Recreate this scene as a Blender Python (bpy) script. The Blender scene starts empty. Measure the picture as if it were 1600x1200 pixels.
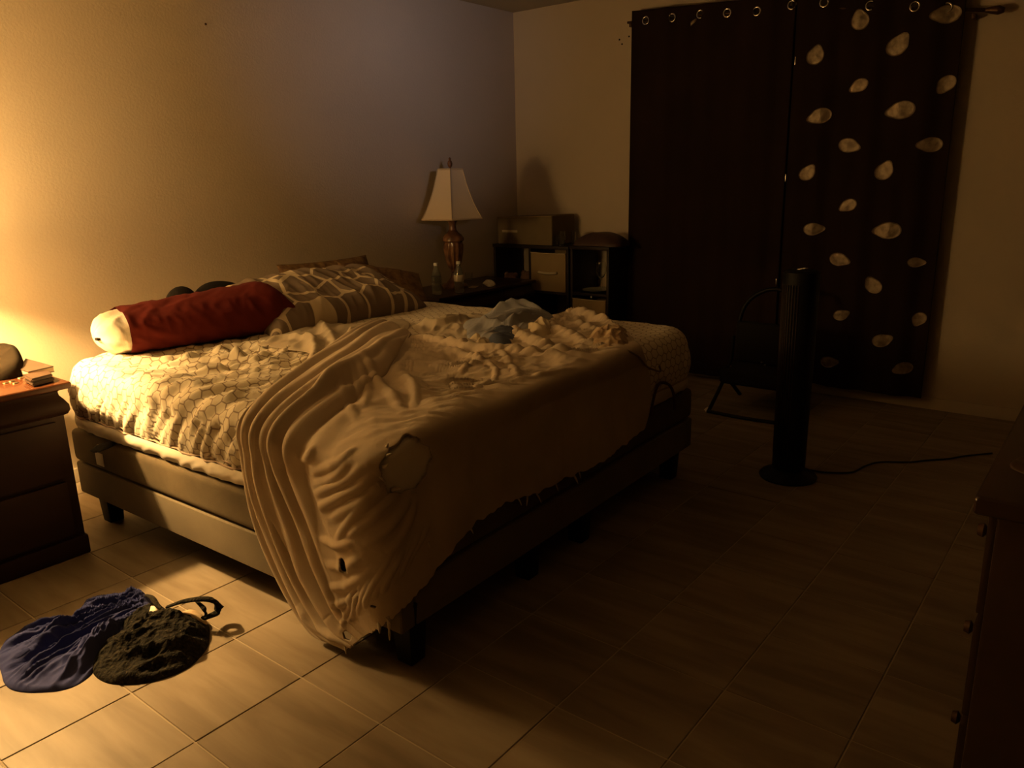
import bpy, bmesh, math, random
import numpy as np
from mathutils import Vector, Matrix
S = bpy.context.scene
COL = S.collection
PI = math.pi
random.seed(4)

# ---------------------------------------------------------------- camera
CP = (1222.15, .89743, -.25876, -.024325)          # focal length (px of 1600), yaw, pitch, roll
EYE = np.array([0, 0, 1.35])
def cam_rows():
    f_, yaw, pit, rol = CP
    f = np.array([math.sin(yaw)*math.cos(pit), math.cos(yaw)*math.cos(pit), math.sin(pit)])
    r = np.array([math.cos(yaw), -math.sin(yaw), 0]); u = np.cross(r, f)
    return np.array([r*math.cos(rol)+u*math.sin(rol), -r*math.sin(rol)+u*math.cos(rol), f])
RW = cam_rows()
def sight(x, y): return (x-800)/CP[0]*RW[0]-(y-600)/CP[0]*RW[1]+RW[2]
def G(x, y, n, d):                                  # where the sight line of a photo point meets the plane n.p = d
    v = sight(x, y); n = np.array(n, float); t = (d-EYE@n)/(v@n); return EYE+t*v
def GZ(x, y, z=0.): return G(x, y, (0, 0, 1), z)
def GX(x, y, v): return G(x, y, (1, 0, 0), v)
def GY(x, y, v): return G(x, y, (0, 1, 0), v)
cd = bpy.data.cameras.new('camera'); cam = bpy.data.objects.new('camera', cd); COL.objects.link(cam)
cd.sensor_width = 36; cd.lens = CP[0]*36/1600; cd.clip_start = .02
m = Matrix.Identity(4)
for i in range(3):
    m[i][0] = RW[0][i]; m[i][1] = RW[1][i]; m[i][2] = -RW[2][i]; m[i][3] = EYE[i]
cam.matrix_world = m; S.camera = cam

# ---------------------------------------------------------------- world, lights, exposure
w = bpy.data.worlds.new('world'); S.world = w; w.use_nodes = True
w.node_tree.nodes['Background'].inputs[0].default_value = (.02, .025, .04, 1)
w.node_tree.nodes['Background'].inputs[1].default_value = .1
S.view_settings.view_transform = 'Standard'; S.view_settings.look = 'None'
S.view_settings.exposure = 1.1; S.view_settings.gamma = 1; S.view_settings.use_curve_mapping = False
S.cycles.use_denoising = True
S.cycles.max_bounces = 8; S.cycles.diffuse_bounces = 4; S.cycles.glossy_bounces = 4; S.cycles.transparent_max_bounces = 12
S.cycles.caustics_reflective = False; S.cycles.caustics_refractive = False
S.cycles.sample_clamp_indirect = 3
LAMP = np.array([.74, 3.37, 1.31])                  # bulb of the lit lamp, just outside the frame on the left
BULB_W, SHADE_E = 112.0, 17.5
WARM = (1.0, .60, .21)
def light(name, kind, loc, energy, color, size):
    l = bpy.data.lights.new(name, kind); o = bpy.data.objects.new(name, l); COL.objects.link(o)
    o.location = loc; l.energy = energy; l.color = color
    if kind == 'POINT': l.shadow_soft_size = size
    else: l.size = size
    return o
light('bulb_light', 'POINT', LAMP, BULB_W, WARM, .03)
# faint cool fill lamp added behind the camera, aimed high on the back wall
fill_l = light('cool_fill_light', 'AREA', (.2, -1.6, 1.9), 0.38, (.96, .84, .98), .35); fill_l.data.spread = math.radians(23)
fill_l.rotation_euler = (Vector((3.65, 3.79, 2.2))-Vector((.2, -1.6, 1.9))).to_track_quat('-Z', 'Y').to_euler()

# ---------------------------------------------------------------- helpers
def link(o, parent=None):
    COL.objects.link(o)
    if parent: o.parent = parent
    return o
def obj(name, v, f, mt=None, parent=None, smooth=True, uv=None, solid=0, sub=0):
    me = bpy.data.meshes.new(name); me.from_pydata([tuple(map(float, p)) for p in v], [], [tuple(map(int, q)) for q in f]); me.update()
    if mt: me.materials.append(mt)
    if smooth: me.polygons.foreach_set('use_smooth', [True]*len(me.polygons))
    if uv is not None:
        ul = me.uv_layers.new(name='UVMap'); idx = np.zeros(len(me.loops), int); me.loops.foreach_get('vertex_index', idx)
        ul.data.foreach_set('uv', np.asarray(uv, float)[idx].ravel())
    o = link(bpy.data.objects.new(name, me), parent)
    if solid:
        md = o.modifiers.new('solid', 'SOLIDIFY'); md.thickness = solid; md.offset = -1
    if sub:
        md = o.modifiers.new('sub', 'SUBSURF'); md.levels = sub; md.render_levels = sub
    return o
def from_bm(name, bm, mt=None, parent=None, smooth=False, angle=35):
    me = bpy.data.meshes.new(name); bmesh.ops.recalc_face_normals(bm, faces=bm.faces[:]); bm.to_mesh(me); bm.free()
    if mt: me.materials.append(mt)
    if smooth:
        me.polygons.foreach_set('use_smooth', [True]*len(me.polygons))
        try: me.set_sharp_from_angle(angle=math.radians(angle))
        except Exception: pass
    return link(bpy.data.objects.new(name, me), parent)
def tag(o, label=None, cat=None, group=None, kind=None):
    if label: o['label'] = label
    if cat: o['category'] = cat
    if group: o['group'] = group
    if kind: o['kind'] = kind
    return o
def thing(name, label, cat, loc=(0, 0, 0), rz=0, group=None):
    o = link(bpy.data.objects.new(name, None)); o.location = [float(q) for q in loc]; o.rotation_euler = (0, 0, rz); o.empty_display_size = .05
    return tag(o, label, cat, group)
def bx(bm, x0, x1, y0, y1, z0, z1, bev=0, seg=2, M=None):
    r = bmesh.ops.create_cube(bm, size=1)
    vs = r['verts']
    for v in vs: v.co = Vector(((x0+x1)/2+v.co.x*(x1-x0), (y0+y1)/2+v.co.y*(y1-y0), (z0+z1)/2+v.co.z*(z1-z0)))
    if bev:
        es = list({e for v in vs for e in v.link_edges})
        rr = bmesh.ops.bevel(bm, geom=es, offset=bev, segments=seg, affect='EDGES', profile=.6)
        vs = rr['verts']
    if M is not None: bmesh.ops.transform(bm, matrix=M, verts=list({v for v in vs}))
def box(name, x0, x1, y0, y1, z0, z1, mt, parent=None, bev=.003, seg=2, smooth=True):
    bm = bmesh.new(); bx(bm, x0, x1, y0, y1, z0, z1, bev, seg); return from_bm(name, bm, mt, parent, smooth)
def lathe(name, prof, mt, parent=None, seg=40, c=(0, 0), smooth=True, angle=40, ell=None):
    bm = bmesh.new(); rings = []
    for r, z in prof:
        rings.append([bm.verts.new((c[0]+max(r, 1e-4)*math.cos(2*PI*k/seg), c[1]+max(r, 1e-4)*math.sin(2*PI*k/seg), z)) for k in range(seg)])
    for a, b in zip(rings, rings[1:]):
        for k in range(seg): bm.faces.new((a[k], a[(k+1) % seg], b[(k+1) % seg], b[k]))
    return from_bm(name, bm, mt, parent, smooth, angle)
def spline(pts, n):
    P = np.array(pts, float); P = np.vstack([2*P[0]-P[1], P, 2*P[-1]-P[-2]]); k = len(P)-3; out = []
    for s in np.linspace(0, k-1e-6, n):
        i = int(s); t = s-i; a, b, c, d = P[i:i+4]
        out.append(.5*((2*b)+(-a+c)*t+(2*a-5*b+4*c-d)*t*t+(-a+3*b-3*c+d)*t**3))
    return np.array(out)
def tube(name, pts, r, mt, parent=None, seg=8, n=None, flat=1.0, closed=False):
    P = spline(pts, n or len(pts)*6) if len(pts) > 2 else np.array(pts, float)
    R_ = r if hasattr(r, '__len__') else [r, r]
    V = []; F = []; up = np.array([0, 0, 1.])
    for i, p in enumerate(P):
        t = P[min(i+1, len(P)-1)]-P[max(i-1, 0)]; t /= np.linalg.norm(t)+1e-9
        a = np.cross(t, up)
        if np.linalg.norm(a) < .1: a = np.cross(t, [1, 0, 0])
        a /= np.linalg.norm(a); b = np.cross(a, t)
        rr = np.interp(i/(len(P)-1), np.linspace(0, 1, len(R_)), R_)
        for k in range(seg):
            th = 2*PI*k/seg; V.append(p+rr*(a*math.cos(th)+b*flat*math.sin(th)))
    for i in range(len(P)-1):
        for k in range(seg): F.append((i*seg+k, i*seg+(k+1) % seg, (i+1)*seg+(k+1) % seg, (i+1)*seg+k))
    F.append(tuple(range(seg))[::-1]); F.append(tuple((len(P)-1)*seg+k for k in range(seg)))
    return obj(name, V, F, mt, parent)
# vectorised noise
PERM = np.random.RandomState(7).permutation(512); GR = np.random.RandomState(8).randn(512, 3); GR /= np.linalg.norm(GR, axis=1)[:, None]
def pnoise(p):
    p = np.asarray(p, float); i = np.floor(p).astype(int); f = p-i; u = f*f*f*(f*(f*6-15)+10); res = 0
    for dx in (0, 1):
        for dy in (0, 1):
            for dz in (0, 1):
                h = PERM[(i[..., 0]+dx) % 512]; h = PERM[(h+i[..., 1]+dy) % 512]; h = PERM[(h+i[..., 2]+dz) % 512]
                g = GR[h]; d = f-np.array([dx, dy, dz])
                res = res+(g*d).sum(-1)*(u[..., 0] if dx else 1-u[..., 0])*(u[..., 1] if dy else 1-u[..., 1])*(u[..., 2] if dz else 1-u[..., 2])
    return res*1.5
def fbm(p, o=3):
    r = 0; a = 1.
    for k in range(o): r = r+a*pnoise(np.asarray(p)*2**k+k*13.7); a *= .5
    return r
def ridged(p, o=3):
    r = 0; a = 1.
    for k in range(o): r = r+a*(1-np.abs(pnoise(np.asarray(p)*2**k+k*17.3))*2.2); a *= .5
    return r/1.75
def sstep(a, b, x):
    t = np.clip((x-a)/(b-a), 0, 1); return t*t*(3-2*t)
def seg_dist(P, line):
    """distance of points P to a polyline and the place along it (0..1)"""
    best = np.full(len(P), 9e9); at = np.zeros(len(P)); L = np.asarray(line); n = len(L)-1
    for i in range(n):
        a, b = L[i], L[i+1]; ab = b-a; t = np.clip(((P-a)@ab)/(ab@ab+1e-12), 0, 1)
        d = np.linalg.norm(P-a-t[:, None]*ab, axis=1); mk_ = d < best; best[mk_] = d[mk_]; at[mk_] = (i+t[mk_])/n
    return best, at
def stroke(P, line, wd, h):
    d, t = seg_dist(P, line); return h*np.exp(-(d/wd)**2)*np.clip(np.sin(PI*np.clip(t, .03, .97))*1.6, 0, 1)
def grid_normals(A):
    du = np.gradient(A, axis=0); dv = np.gradient(A, axis=1); n = np.cross(du, dv); return n/(np.linalg.norm(n, axis=2, keepdims=True)+1e-12)
def grid_faces(n, m_, keep=None):
    i, j = np.meshgrid(np.arange(n-1), np.arange(m_-1), indexing='ij'); a = i*m_+j
    F = np.stack([a, a+m_, a+m_+1, a+1], -1).reshape(-1, 4)
    return F if keep is None else F[keep.ravel()]

# ---------------------------------------------------------------- materials
def mat(name, col, rough=.8, noise=None, bump=None, metal=0, spec=.3, trans=0, sheen=0, coat=0):
    """noise=(scale, second colour, detail); bump=(scale, strength, distance)"""
    mt = bpy.data.materials.new(name); mt.use_nodes = True; nt = mt.node_tree; b = nt.nodes['Principled BSDF']
    b.inputs['Base Color'].default_value = (*col, 1); b.inputs['Roughness'].default_value = rough; b.inputs['Metallic'].default_value = metal
    b.inputs['Specular IOR Level'].default_value = spec; b.inputs['Transmission Weight'].default_value = trans
    if sheen: b.inputs['Sheen Weight'].default_value = sheen
    if coat: b.inputs['Coat Weight'].default_value = coat
    tc = nt.nodes.new('ShaderNodeTexCoord')
    if noise:
        n = nt.nodes.new('ShaderNodeTexNoise'); n.inputs['Scale'].default_value = noise[0]; n.inputs['Detail'].default_value = noise[2] if len(noise) > 2 else 4
        nt.links.new(tc.outputs['Object'], n.inputs['Vector'])
        r = nt.nodes.new('ShaderNodeMix'); r.data_type = 'RGBA'; r.inputs[6].default_value = (*col, 1); r.inputs[7].default_value = (*noise[1], 1)
        mr = nt.nodes.new('ShaderNodeMapRange'); mr.inputs[1].default_value = .35; mr.inputs[2].default_value = .65
        nt.links.new(n.outputs['Fac'], mr.inputs[0]); nt.links.new(mr.outputs[0], r.inputs[0]); nt.links.new(r.outputs[2], b.inputs['Base Color'])
    if bump:
        n = nt.nodes.new('ShaderNodeTexNoise'); n.inputs['Scale'].default_value = bump[0]; n.inputs['Detail'].default_value = 4
        nt.links.new(tc.outputs['Object'], n.inputs['Vector']); bp = nt.nodes.new('ShaderNodeBump')
        bp.inputs['Strength'].default_value = bump[1]; bp.inputs['Distance'].default_value = bump[2]
        nt.links.new(n.outputs['Fac'], bp.inputs['Height']); nt.links.new(bp.outputs[0], b.inputs['Normal'])
    return mt
def mth(nt, op, a, b=None, c=None):
    n = nt.nodes.new('ShaderNodeMath'); n.operation = op
    for i, v in enumerate((a, b, c)):
        if v is None: continue
        if isinstance(v, (int, float)): n.inputs[i].default_value = v
        else: nt.links.new(v, n.inputs[i])
    return n.outputs[0]
def mixc(nt, f, a, b):
    r = nt.nodes.new('ShaderNodeMix'); r.data_type = 'RGBA'
    for i, v in ((0, f), (6, a), (7, b)):
        if isinstance(v, tuple): r.inputs[i].default_value = (*v, 1)
        elif isinstance(v, (int, float)): r.inputs[i].default_value = v
        else: nt.links.new(v, r.inputs[i])
    return r.outputs[2]
def honeycomb(name, base, line, cell, thr=(-1.0, -.90), soft=.02):
    mt = mat(name, base, .85, bump=(300, .15, .002), sheen=.1); nt = mt.node_tree; b = nt.nodes['Principled BSDF']
    uv = nt.nodes.new('ShaderNodeUVMap'); sx = nt.nodes.new('ShaderNodeSeparateXYZ')
    wn = nt.nodes.new('ShaderNodeTexNoise'); wn.inputs['Scale'].default_value = 9; nt.links.new(uv.outputs[0], wn.inputs['Vector'])
    wv = nt.nodes.new('ShaderNodeVectorMath'); wv.operation = 'MULTIPLY_ADD'; nt.links.new(wn.outputs['Color'], wv.inputs[0]); wv.inputs[1].default_value = (.02, .02, 0)
    nt.links.new(uv.outputs[0], wv.inputs[2]); nt.links.new(wv.outputs[0], sx.inputs[0])
    px = mth(nt, 'MULTIPLY', sx.outputs[0], 1/cell); py = mth(nt, 'MULTIPLY', sx.outputs[1], 1.25/cell); R3 = 3**.5
    def wrap(v, off, per): return mth(nt, 'SUBTRACT', mth(nt, 'FLOORED_MODULO', mth(nt, 'ADD', v, off), per), per/2)
    ax, ay = wrap(px, 50, 1), wrap(py, 50*R3, R3); bx_, by_ = wrap(px, 50.5, 1), wrap(py, 50.5*R3, R3)
    def d2(a, b_): return mth(nt, 'ADD', mth(nt, 'MULTIPLY', a, a), mth(nt, 'MULTIPLY', b_, b_))
    def hd(a, b_):
        a = mth(nt, 'ABSOLUTE', a); b_ = mth(nt, 'ABSOLUTE', b_)
        return mth(nt, 'MAXIMUM', a, mth(nt, 'ADD', mth(nt, 'MULTIPLY', a, .5), mth(nt, 'MULTIPLY', b_, R3/2)))
    sel = mth(nt, 'LESS_THAN', d2(ax, ay), d2(bx_, by_)); ha, hb_ = hd(ax, ay), hd(bx_, by_)
    h = mth(nt, 'ADD', mth(nt, 'MULTIPLY', ha, sel), mth(nt, 'MULTIPLY', hb_, mth(nt, 'SUBTRACT', 1, sel)))
    mr = nt.nodes.new('ShaderNodeMapRange'); nt.links.new(h, mr.inputs[0]); mr.inputs[1].default_value = .425; mr.inputs[2].default_value = .475
    nt.links.new(mixc(nt, mr.outputs[0], base, line), b.inputs['Base Color']); return mt

M = {}
WALL = (.62, .53, .40)
M['wall'] = mat('painted_wall', WALL, .75, noise=(1.3, (.58, .49, .37)), bump=(85, .22, .006), spec=.25)
M['unseen_wall'] = mat('dark_unseen_wall', (.13, .085, .05), .8, noise=(2, (.10, .06, .035)))  # walls out of view, coloured dark to cut the bounce light
M['ceiling'] = mat('ceiling_paint', (.42, .38, .31), .9, bump=(60, .3, .006))
M['grout'] = mat('grout', (.44, .36, .26), .9)
def tile_mat():
    mt = mat('ceramic_tile', (.4, .33, .24), .5, spec=.25); nt = mt.node_tree; b = nt.nodes['Principled BSDF']
    tc = nt.nodes.new('ShaderNodeTexCoord'); oi = nt.nodes.new('ShaderNodeObjectInfo')
    mp = nt.nodes.new('ShaderNodeMapping'); mp.inputs['Scale'].default_value = (9, 1.3, 1)
    ad = nt.nodes.new('ShaderNodeVectorMath'); ad.operation = 'ADD'
    cx = nt.nodes.new('ShaderNodeCombineXYZ'); q = mth(nt, 'MULTIPLY', oi.outputs['Random'], 40.)
    nt.links.new(q, cx.inputs[0]); nt.links.new(q, cx.inputs[1])
    nt.links.new(tc.outputs['Object'], mp.inputs[0]); nt.links.new(mp.outputs[0], ad.inputs[0]); nt.links.new(cx.outputs[0], ad.inputs[1])
    n = nt.nodes.new('ShaderNodeTexNoise'); n.inputs['Scale'].default_value = 1.6; n.inputs['Detail'].default_value = 5; n.inputs['Distortion'].default_value = .4
    nt.links.new(ad.outputs[0], n.inputs['Vector'])
    mr = nt.nodes.new('ShaderNodeMapRange'); nt.links.new(n.outputs['Fac'], mr.inputs[0]); mr.inputs[1].default_value = .36; mr.inputs[2].default_value = .66
    c = mixc(nt, mr.outputs[0], (.22, .17, .115), (.33, .265, .19))
    br = mth(nt, 'MULTIPLY_ADD', oi.outputs['Random'], .16, .92); hs = nt.nodes.new('ShaderNodeHueSaturation'); nt.links.new(c, hs.inputs['Color']); nt.links.new(br, hs.inputs['Value'])
    nt.links.new(hs.outputs[0], b.inputs['Base Color'])
    return mt
M['tile'] = tile_mat()
def wood(name, a, b_, rough=.4, sc=(2, 14, 14), coat=.2):
    mt = mat(name, a, rough, coat=coat); nt = mt.node_tree; b = nt.nodes['Principled BSDF']; tc = nt.nodes.new('ShaderNodeTexCoord')
    mp = nt.nodes.new('ShaderNodeMapping'); mp.inputs['Scale'].default_value = sc; nt.links.new(tc.outputs['Object'], mp.inputs[0])
    n = nt.nodes.new('ShaderNodeTexNoise'); n.inputs['Scale'].default_value = 2; n.inputs['Detail'].default_value = 6; nt.links.new(mp.outputs[0], n.inputs['Vector'])
    nt.links.new(mixc(nt, n.outputs['Fac'], a, b_), b.inputs['Base Color']); return mt
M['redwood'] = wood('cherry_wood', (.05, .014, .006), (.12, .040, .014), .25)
M['redwood_shaded'] = wood('cherry_wood_shaded', (.014, .005, .003), (.03, .010, .005), .55, coat=0)  # same cherry wood, with the shade below the top put into the colour
M['blackwood'] = wood('black_brown_wood', (.012, .007, .005), (.022, .012, .008), .5, coat=0)
M['darkwood'] = wood('dark_wood', (.03, .015, .009), (.05, .024, .012), .35)
M['sheet'] = honeycomb('patterned_sheet', (.76, .68, .53), (.30, .22, .15), .046)
M['plain_sheet'] = mat('plain_sheet', (.78, .70, .58), .85, bump=(200, .1, .002))
M['piping'] = mat('piping', (.5, .37, .28), .8)
def weave(name, col, rough=.9, var=.88, sc=350, st=.25, sheen=.0):
    return mat(name, col, rough, noise=(6, tuple(c*var for c in col)), bump=(sc, st, .002), sheen=sheen, spec=.2)
M['comforter'] = weave('grey_beige_comforter', (.60, .495, .37))
M['comforter_light'] = weave('pale_underside', (.56, .48, .36))
M['lining'] = weave('lining', (.90, .84, .72), var=.98)
M['seam'] = mat('seam_thread', (.25, .19, .13), .9)
M['bedcloth'] = weave('taupe_upholstery', (.20, .165, .115), st=.4)
M['boxcloth'] = weave('box_spring_cloth', (.15, .115, .07), var=.7, st=.3)
M['mattress'] = weave('mattress_cloth', (.6, .55, .48))
M['red'] = weave('red_case', (.115, .013, .009), var=.9, st=.1)
M['white'] = mat('white_cloth', (.84, .78, .68), .9, noise=(14, (.74, .66, .54)), bump=(120, .25, .003))
M['blue'] = weave('blue_jersey', (.035, .042, .15), var=.85)
M['lace'] = mat('black_lace', (.006, .006, .006), .9, noise=(90, (.026, .022, .016), 6), bump=(110, 1.0, .008), spec=.1)
M['denim'] = weave('blue_grey_cloth', (.33, .335, .37))
M['denim_dark'] = weave('navy_cloth', (.10, .115, .17))
M['cream'] = weave('cream_cloth', (.66, .55, .37))
M['floral'] = mat('floral_cloth', (.62, .48, .30), .9, noise=(28, (.40, .27, .16), 5), bump=(60, .5, .004))
M['black'] = mat('black_plastic', (.006, .0055, .005), .5, spec=.2)
M['black_cloth'] = weave('black_cloth', (.014, .012, .011))
M['grille'] = mat('fan_grille', (.035, .018, .010), .6)
M['curtain'] = mat('brown_curtain', (.020, .011, .008), .85, noise=(3, (.026, .014, .010)), bump=(250, .2, .002), spec=.1)
M['leaf'] = mat('leaf_applique', (.40, .32, .22), .45, noise=(30, (.2, .15, .10), 5), bump=(50, .6, .004), metal=.35)
M['steel'] = mat('steel', (.75, .7, .62), .22, metal=1)
M['rod'] = mat('bronze_rod', (.10, .055, .03), .4, metal=.6)
M['shade'] = mat('shade_cloth', (.66, .55, .38), .85, bump=(200, .2, .002))
M['trim'] = mat('shade_trim', (.55, .43, .27), .8)
M['bronze'] = mat('bronze_resin', (.10, .042, .022), .28, noise=(14, (.26, .12, .05), 4), coat=.4, spec=.5)
M['marble'] = mat('amber_resin', (.30, .15, .07), .25, noise=(16, (.10, .045, .025), 5), coat=.5)
M['binfab'] = weave('tan_bin_fabric', (.34, .25, .13), st=.4)
M['bingrey'] = weave('olive_bin_fabric', (.22, .17, .095), st=.4)
M['strip'] = mat('pale_tape', (.5, .42, .28), .8)
M['leather'] = mat('brown_leather', (.07, .038, .022), .45, bump=(120, .3, .003), noise=(15, (.05, .026, .015)))
M['book'] = mat('book_cover', (.07, .045, .03), .5, noise=(25, (.09, .06, .04)))
M['paper'] = mat('paper', (.45, .36, .25), .9)
M['darkfelt'] = mat('dark_grey_felt', (.018, .014, .010), 1.0, bump=(200, .3, .002), spec=0)
M['redplastic'] = mat('red_plastic', (.6, .07, .035), .3)
M['coin'] = mat('coin', (.6, .45, .25), .3, metal=1)
M['glass'] = mat('clear_glass', (.95, .97, .95), .05, trans=1, spec=.5)
M['pet'] = mat('clear_bottle', (.88, .92, .88), .08, trans=.9, spec=.5)
M['water'] = mat('cap_white', (.8, .76, .68), .5)
M['label_'] = mat('bottle_label', (.78, .7, .58), .6)
M['label_d'] = mat('bottle_label_dark', (.12, .1, .09), .6)
M['gold_cloth'] = mat('brown_gold_brocade', (.24, .15, .06), .75, noise=(22, (.10, .05, .025), 5), bump=(70, .5, .004))
M['toy'] = weave('toy_plush', (.28, .17, .12))
M['metal_d'] = mat('dull_metal', (.3, .27, .24), .35, metal=.9)

# ---------------------------------------------------------------- the room
XB, YA, ZC = 4.87, 3.79, 2.50
X0, Y0 = -2.4, -3.2
def struct(o, label=None): o['kind'] = 'structure'; 
def slab(name, *a):
    o = box(name, *a, M['wall'], bev=0, smooth=False); o['kind'] = 'structure'; return o
slab('wall_back', X0-.1, XB+.1, YA, YA+.1, 0, ZC)['label'] = 'beige textured wall behind the head of the bed'
slab('wall_right', XB, XB+.1, Y0, YA, 0, ZC)['label'] = 'beige wall behind the dark curtains'
for nm_, a_ in (('wall_left', (X0-.1, X0, Y0, YA, 0, ZC)), ('wall_front', (X0-.1, XB+.1, Y0-.1, Y0, 0, ZC))):
    box(nm_, *a_, M['unseen_wall'], bev=0, smooth=False)['kind'] = 'structure'
o = box('ceiling', X0-.1, XB+.1, Y0-.1, YA+.1, ZC, ZC+.1, M['ceiling'], bev=0, smooth=False); o['kind'] = 'structure'
fl = box('floor', X0-.1, XB+.1, Y0-.1, YA+.1, -.1, -.0025, M['grout'], bev=0, smooth=False); fl['kind'] = 'structure'
fl['label'] = 'floor of square beige ceramic tiles with pale grout'
TP, TX, TY = .24053*1.35, .1478, .0555                # tile pitch and grid origin
bm = bmesh.new(); g = .0022; bx(bm, g, TP-g, g, TP-g, -.006, 0, .0015, 1); t0 = from_bm('tile', bm, M['tile'], fl, True)
k = 0
for i in range(-1, 15):
    for j in range(-2, 12):
        x, y = TX+i*TP, TY+j*TP
        if x+TP > XB+.02 or y+TP > YA+.02: pass
        c = np.array([x+TP/2, y+TP/2, 0])-EYE
        q = RW@c
        if q[2] < .05 or abs(q[0]/q[2]) > 1.25: continue
        o = t0 if k == 0 else link(t0.copy(), fl); k += 1
        o.location = (x, y, random.uniform(-.0004, .0004))
        o.rotation_euler = (random.uniform(-.001, .001), random.uniform(-.001, .001), 0)
o = box('baseboard_right', XB-.012, XB, Y0, YA, 0, .07, mat('baseboard_paint', (.6, .52, .4), .6), bev=.004); o['kind'] = 'structure'
o = box('baseboard_back', X0, XB-.012, YA-.012, YA, 0, .07, bpy.data.materials['baseboard_paint'], bev=.004); o['kind'] = 'structure'
# window behind the curtains
wf = bmesh.new()
for a in ((.98, 1.04, .5, 2.15), (2.55, 2.61, .5, 2.15), (1.76, 1.82, .5, 2.15), (.98, 2.61, .5, .56), (.98, 2.61, 2.09, 2.15)):
    bx(wf, XB-.03, XB+.0, a[0], a[1], a[2], a[3], .003)
wn = from_bm('window_1', wf, mat('window_frame_paint', (.7, .68, .62), .5)); wn['kind'] = 'structure'
box('pane', XB-.012, XB-.006, 1.04, 1.76, .56, 2.09, M['glass'], wn, bev=0); box('pane', XB-.012, XB-.006, 1.82, 2.55, .56, 2.09, M['glass'], wn, bev=0)
# anchors left in the wall beside the curtain and a nail over the bed
for (px, py, wh) in ((968, 62, 'leftmost'), (972, 69, 'lowest'), (983, 57, 'one nearest the curtain')):
    p = GX(px, py, XB); o = lathe('wall_anchor', [(0, -.006), (.005, -.006), (.006, 0), (.003, .003), (0, .003)], M['black'], seg=10)
    o.location = p+np.array([-.002, 0, 0]); o.rotation_euler = (0, -PI/2, 0)
    tag(o, 'small dark screw anchor in the wall by the curtain corner, '+wh, 'anchor', 'wall anchors beside the curtain')
p = GY(320, 38, YA); o = lathe('nail', [(0, -.004), (.002, -.004), (.002, .006), (.006, .007), (.006, .009), (0, .01)], M['rod'], seg=10)
o.location = p; o.rotation_euler = (PI/2, 0, 0); tag(o, 'small nail in the beige wall high above the bed', 'nail')

# ---------------------------------------------------------------- bed
BR = math.radians(1.4); BC = np.array([1.30, 1.45])  # the bed stands turned a little
def B(P):
    P = np.asarray(P, float).copy(); c, s = math.cos(BR), math.sin(BR); x, y = P[..., 0].copy(), P[..., 1].copy()
    P[..., 0] = BC[0]+c*x-s*y; P[..., 1] = BC[1]+s*x+c*y; return P
BW, BL = 1.90, 1.86                                   # width (local x), length (local y)
ZT = .69
bed = thing('bed_frame', 'low upholstered taupe platform bed frame on black legs under the mattress', 'bed', (BC[0], BC[1], 0), BR)
def rail(x0, x1, y0, y1): return box('side_rail', x0, x1, y0, y1, .125, .262, M['bedcloth'], bed, bev=.012, seg=3)
rail(0, .06, .0, BL); rail(BW-.06, BW, .0, BL)
o = rail(.06, BW-.06, 0, .06); o.name = 'foot_rail'; o = rail(.06, BW-.06, BL-.06, BL); o.name = 'head_rail'
box('deck', .06, BW-.06, .06, BL-.06, .2, .26, M['blackwood'], bed, bev=.002)
for x, y in ((.07, .04), (.66, .05), (1.0, .05), (BW-.13, .05), (.07, BL-.1), (BW-.13, BL-.1), (.95, .9)):
    bm = bmesh.new(); bx(bm, -.04, .04, -.04, .04, 0, .2, .006)
    for v in bm.verts:
        f = .72+.28*v.co.z/.2; v.co.x *= f; v.co.y *= f
    o = from_bm('leg', bm, M['black'], bed, True); o.location = (x, y, 0)
bs = thing('box_spring', 'brown cloth box spring with white tag, between bed frame and mattress', 'box spring', (BC[0], BC[1], 0), BR)
box('box_body', -.005, BW, .0, BL, .267, .405, M['boxcloth'], bs, bev=.03, seg=5)
box('tag', -.0085, -.0055, BL-.262, BL-.205, .292, .345, M['white'], bs, bev=.001)
ms = thing('mattress', 'thick pale mattress under the honeycomb patterned sheet', 'mattress', (BC[0], BC[1], 0), BR)
box('mattress_body', .03, BW-.03, .03, BL-.03, .41, ZT-.045, M['mattress'], ms, bev=.06, seg=5)

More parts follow.
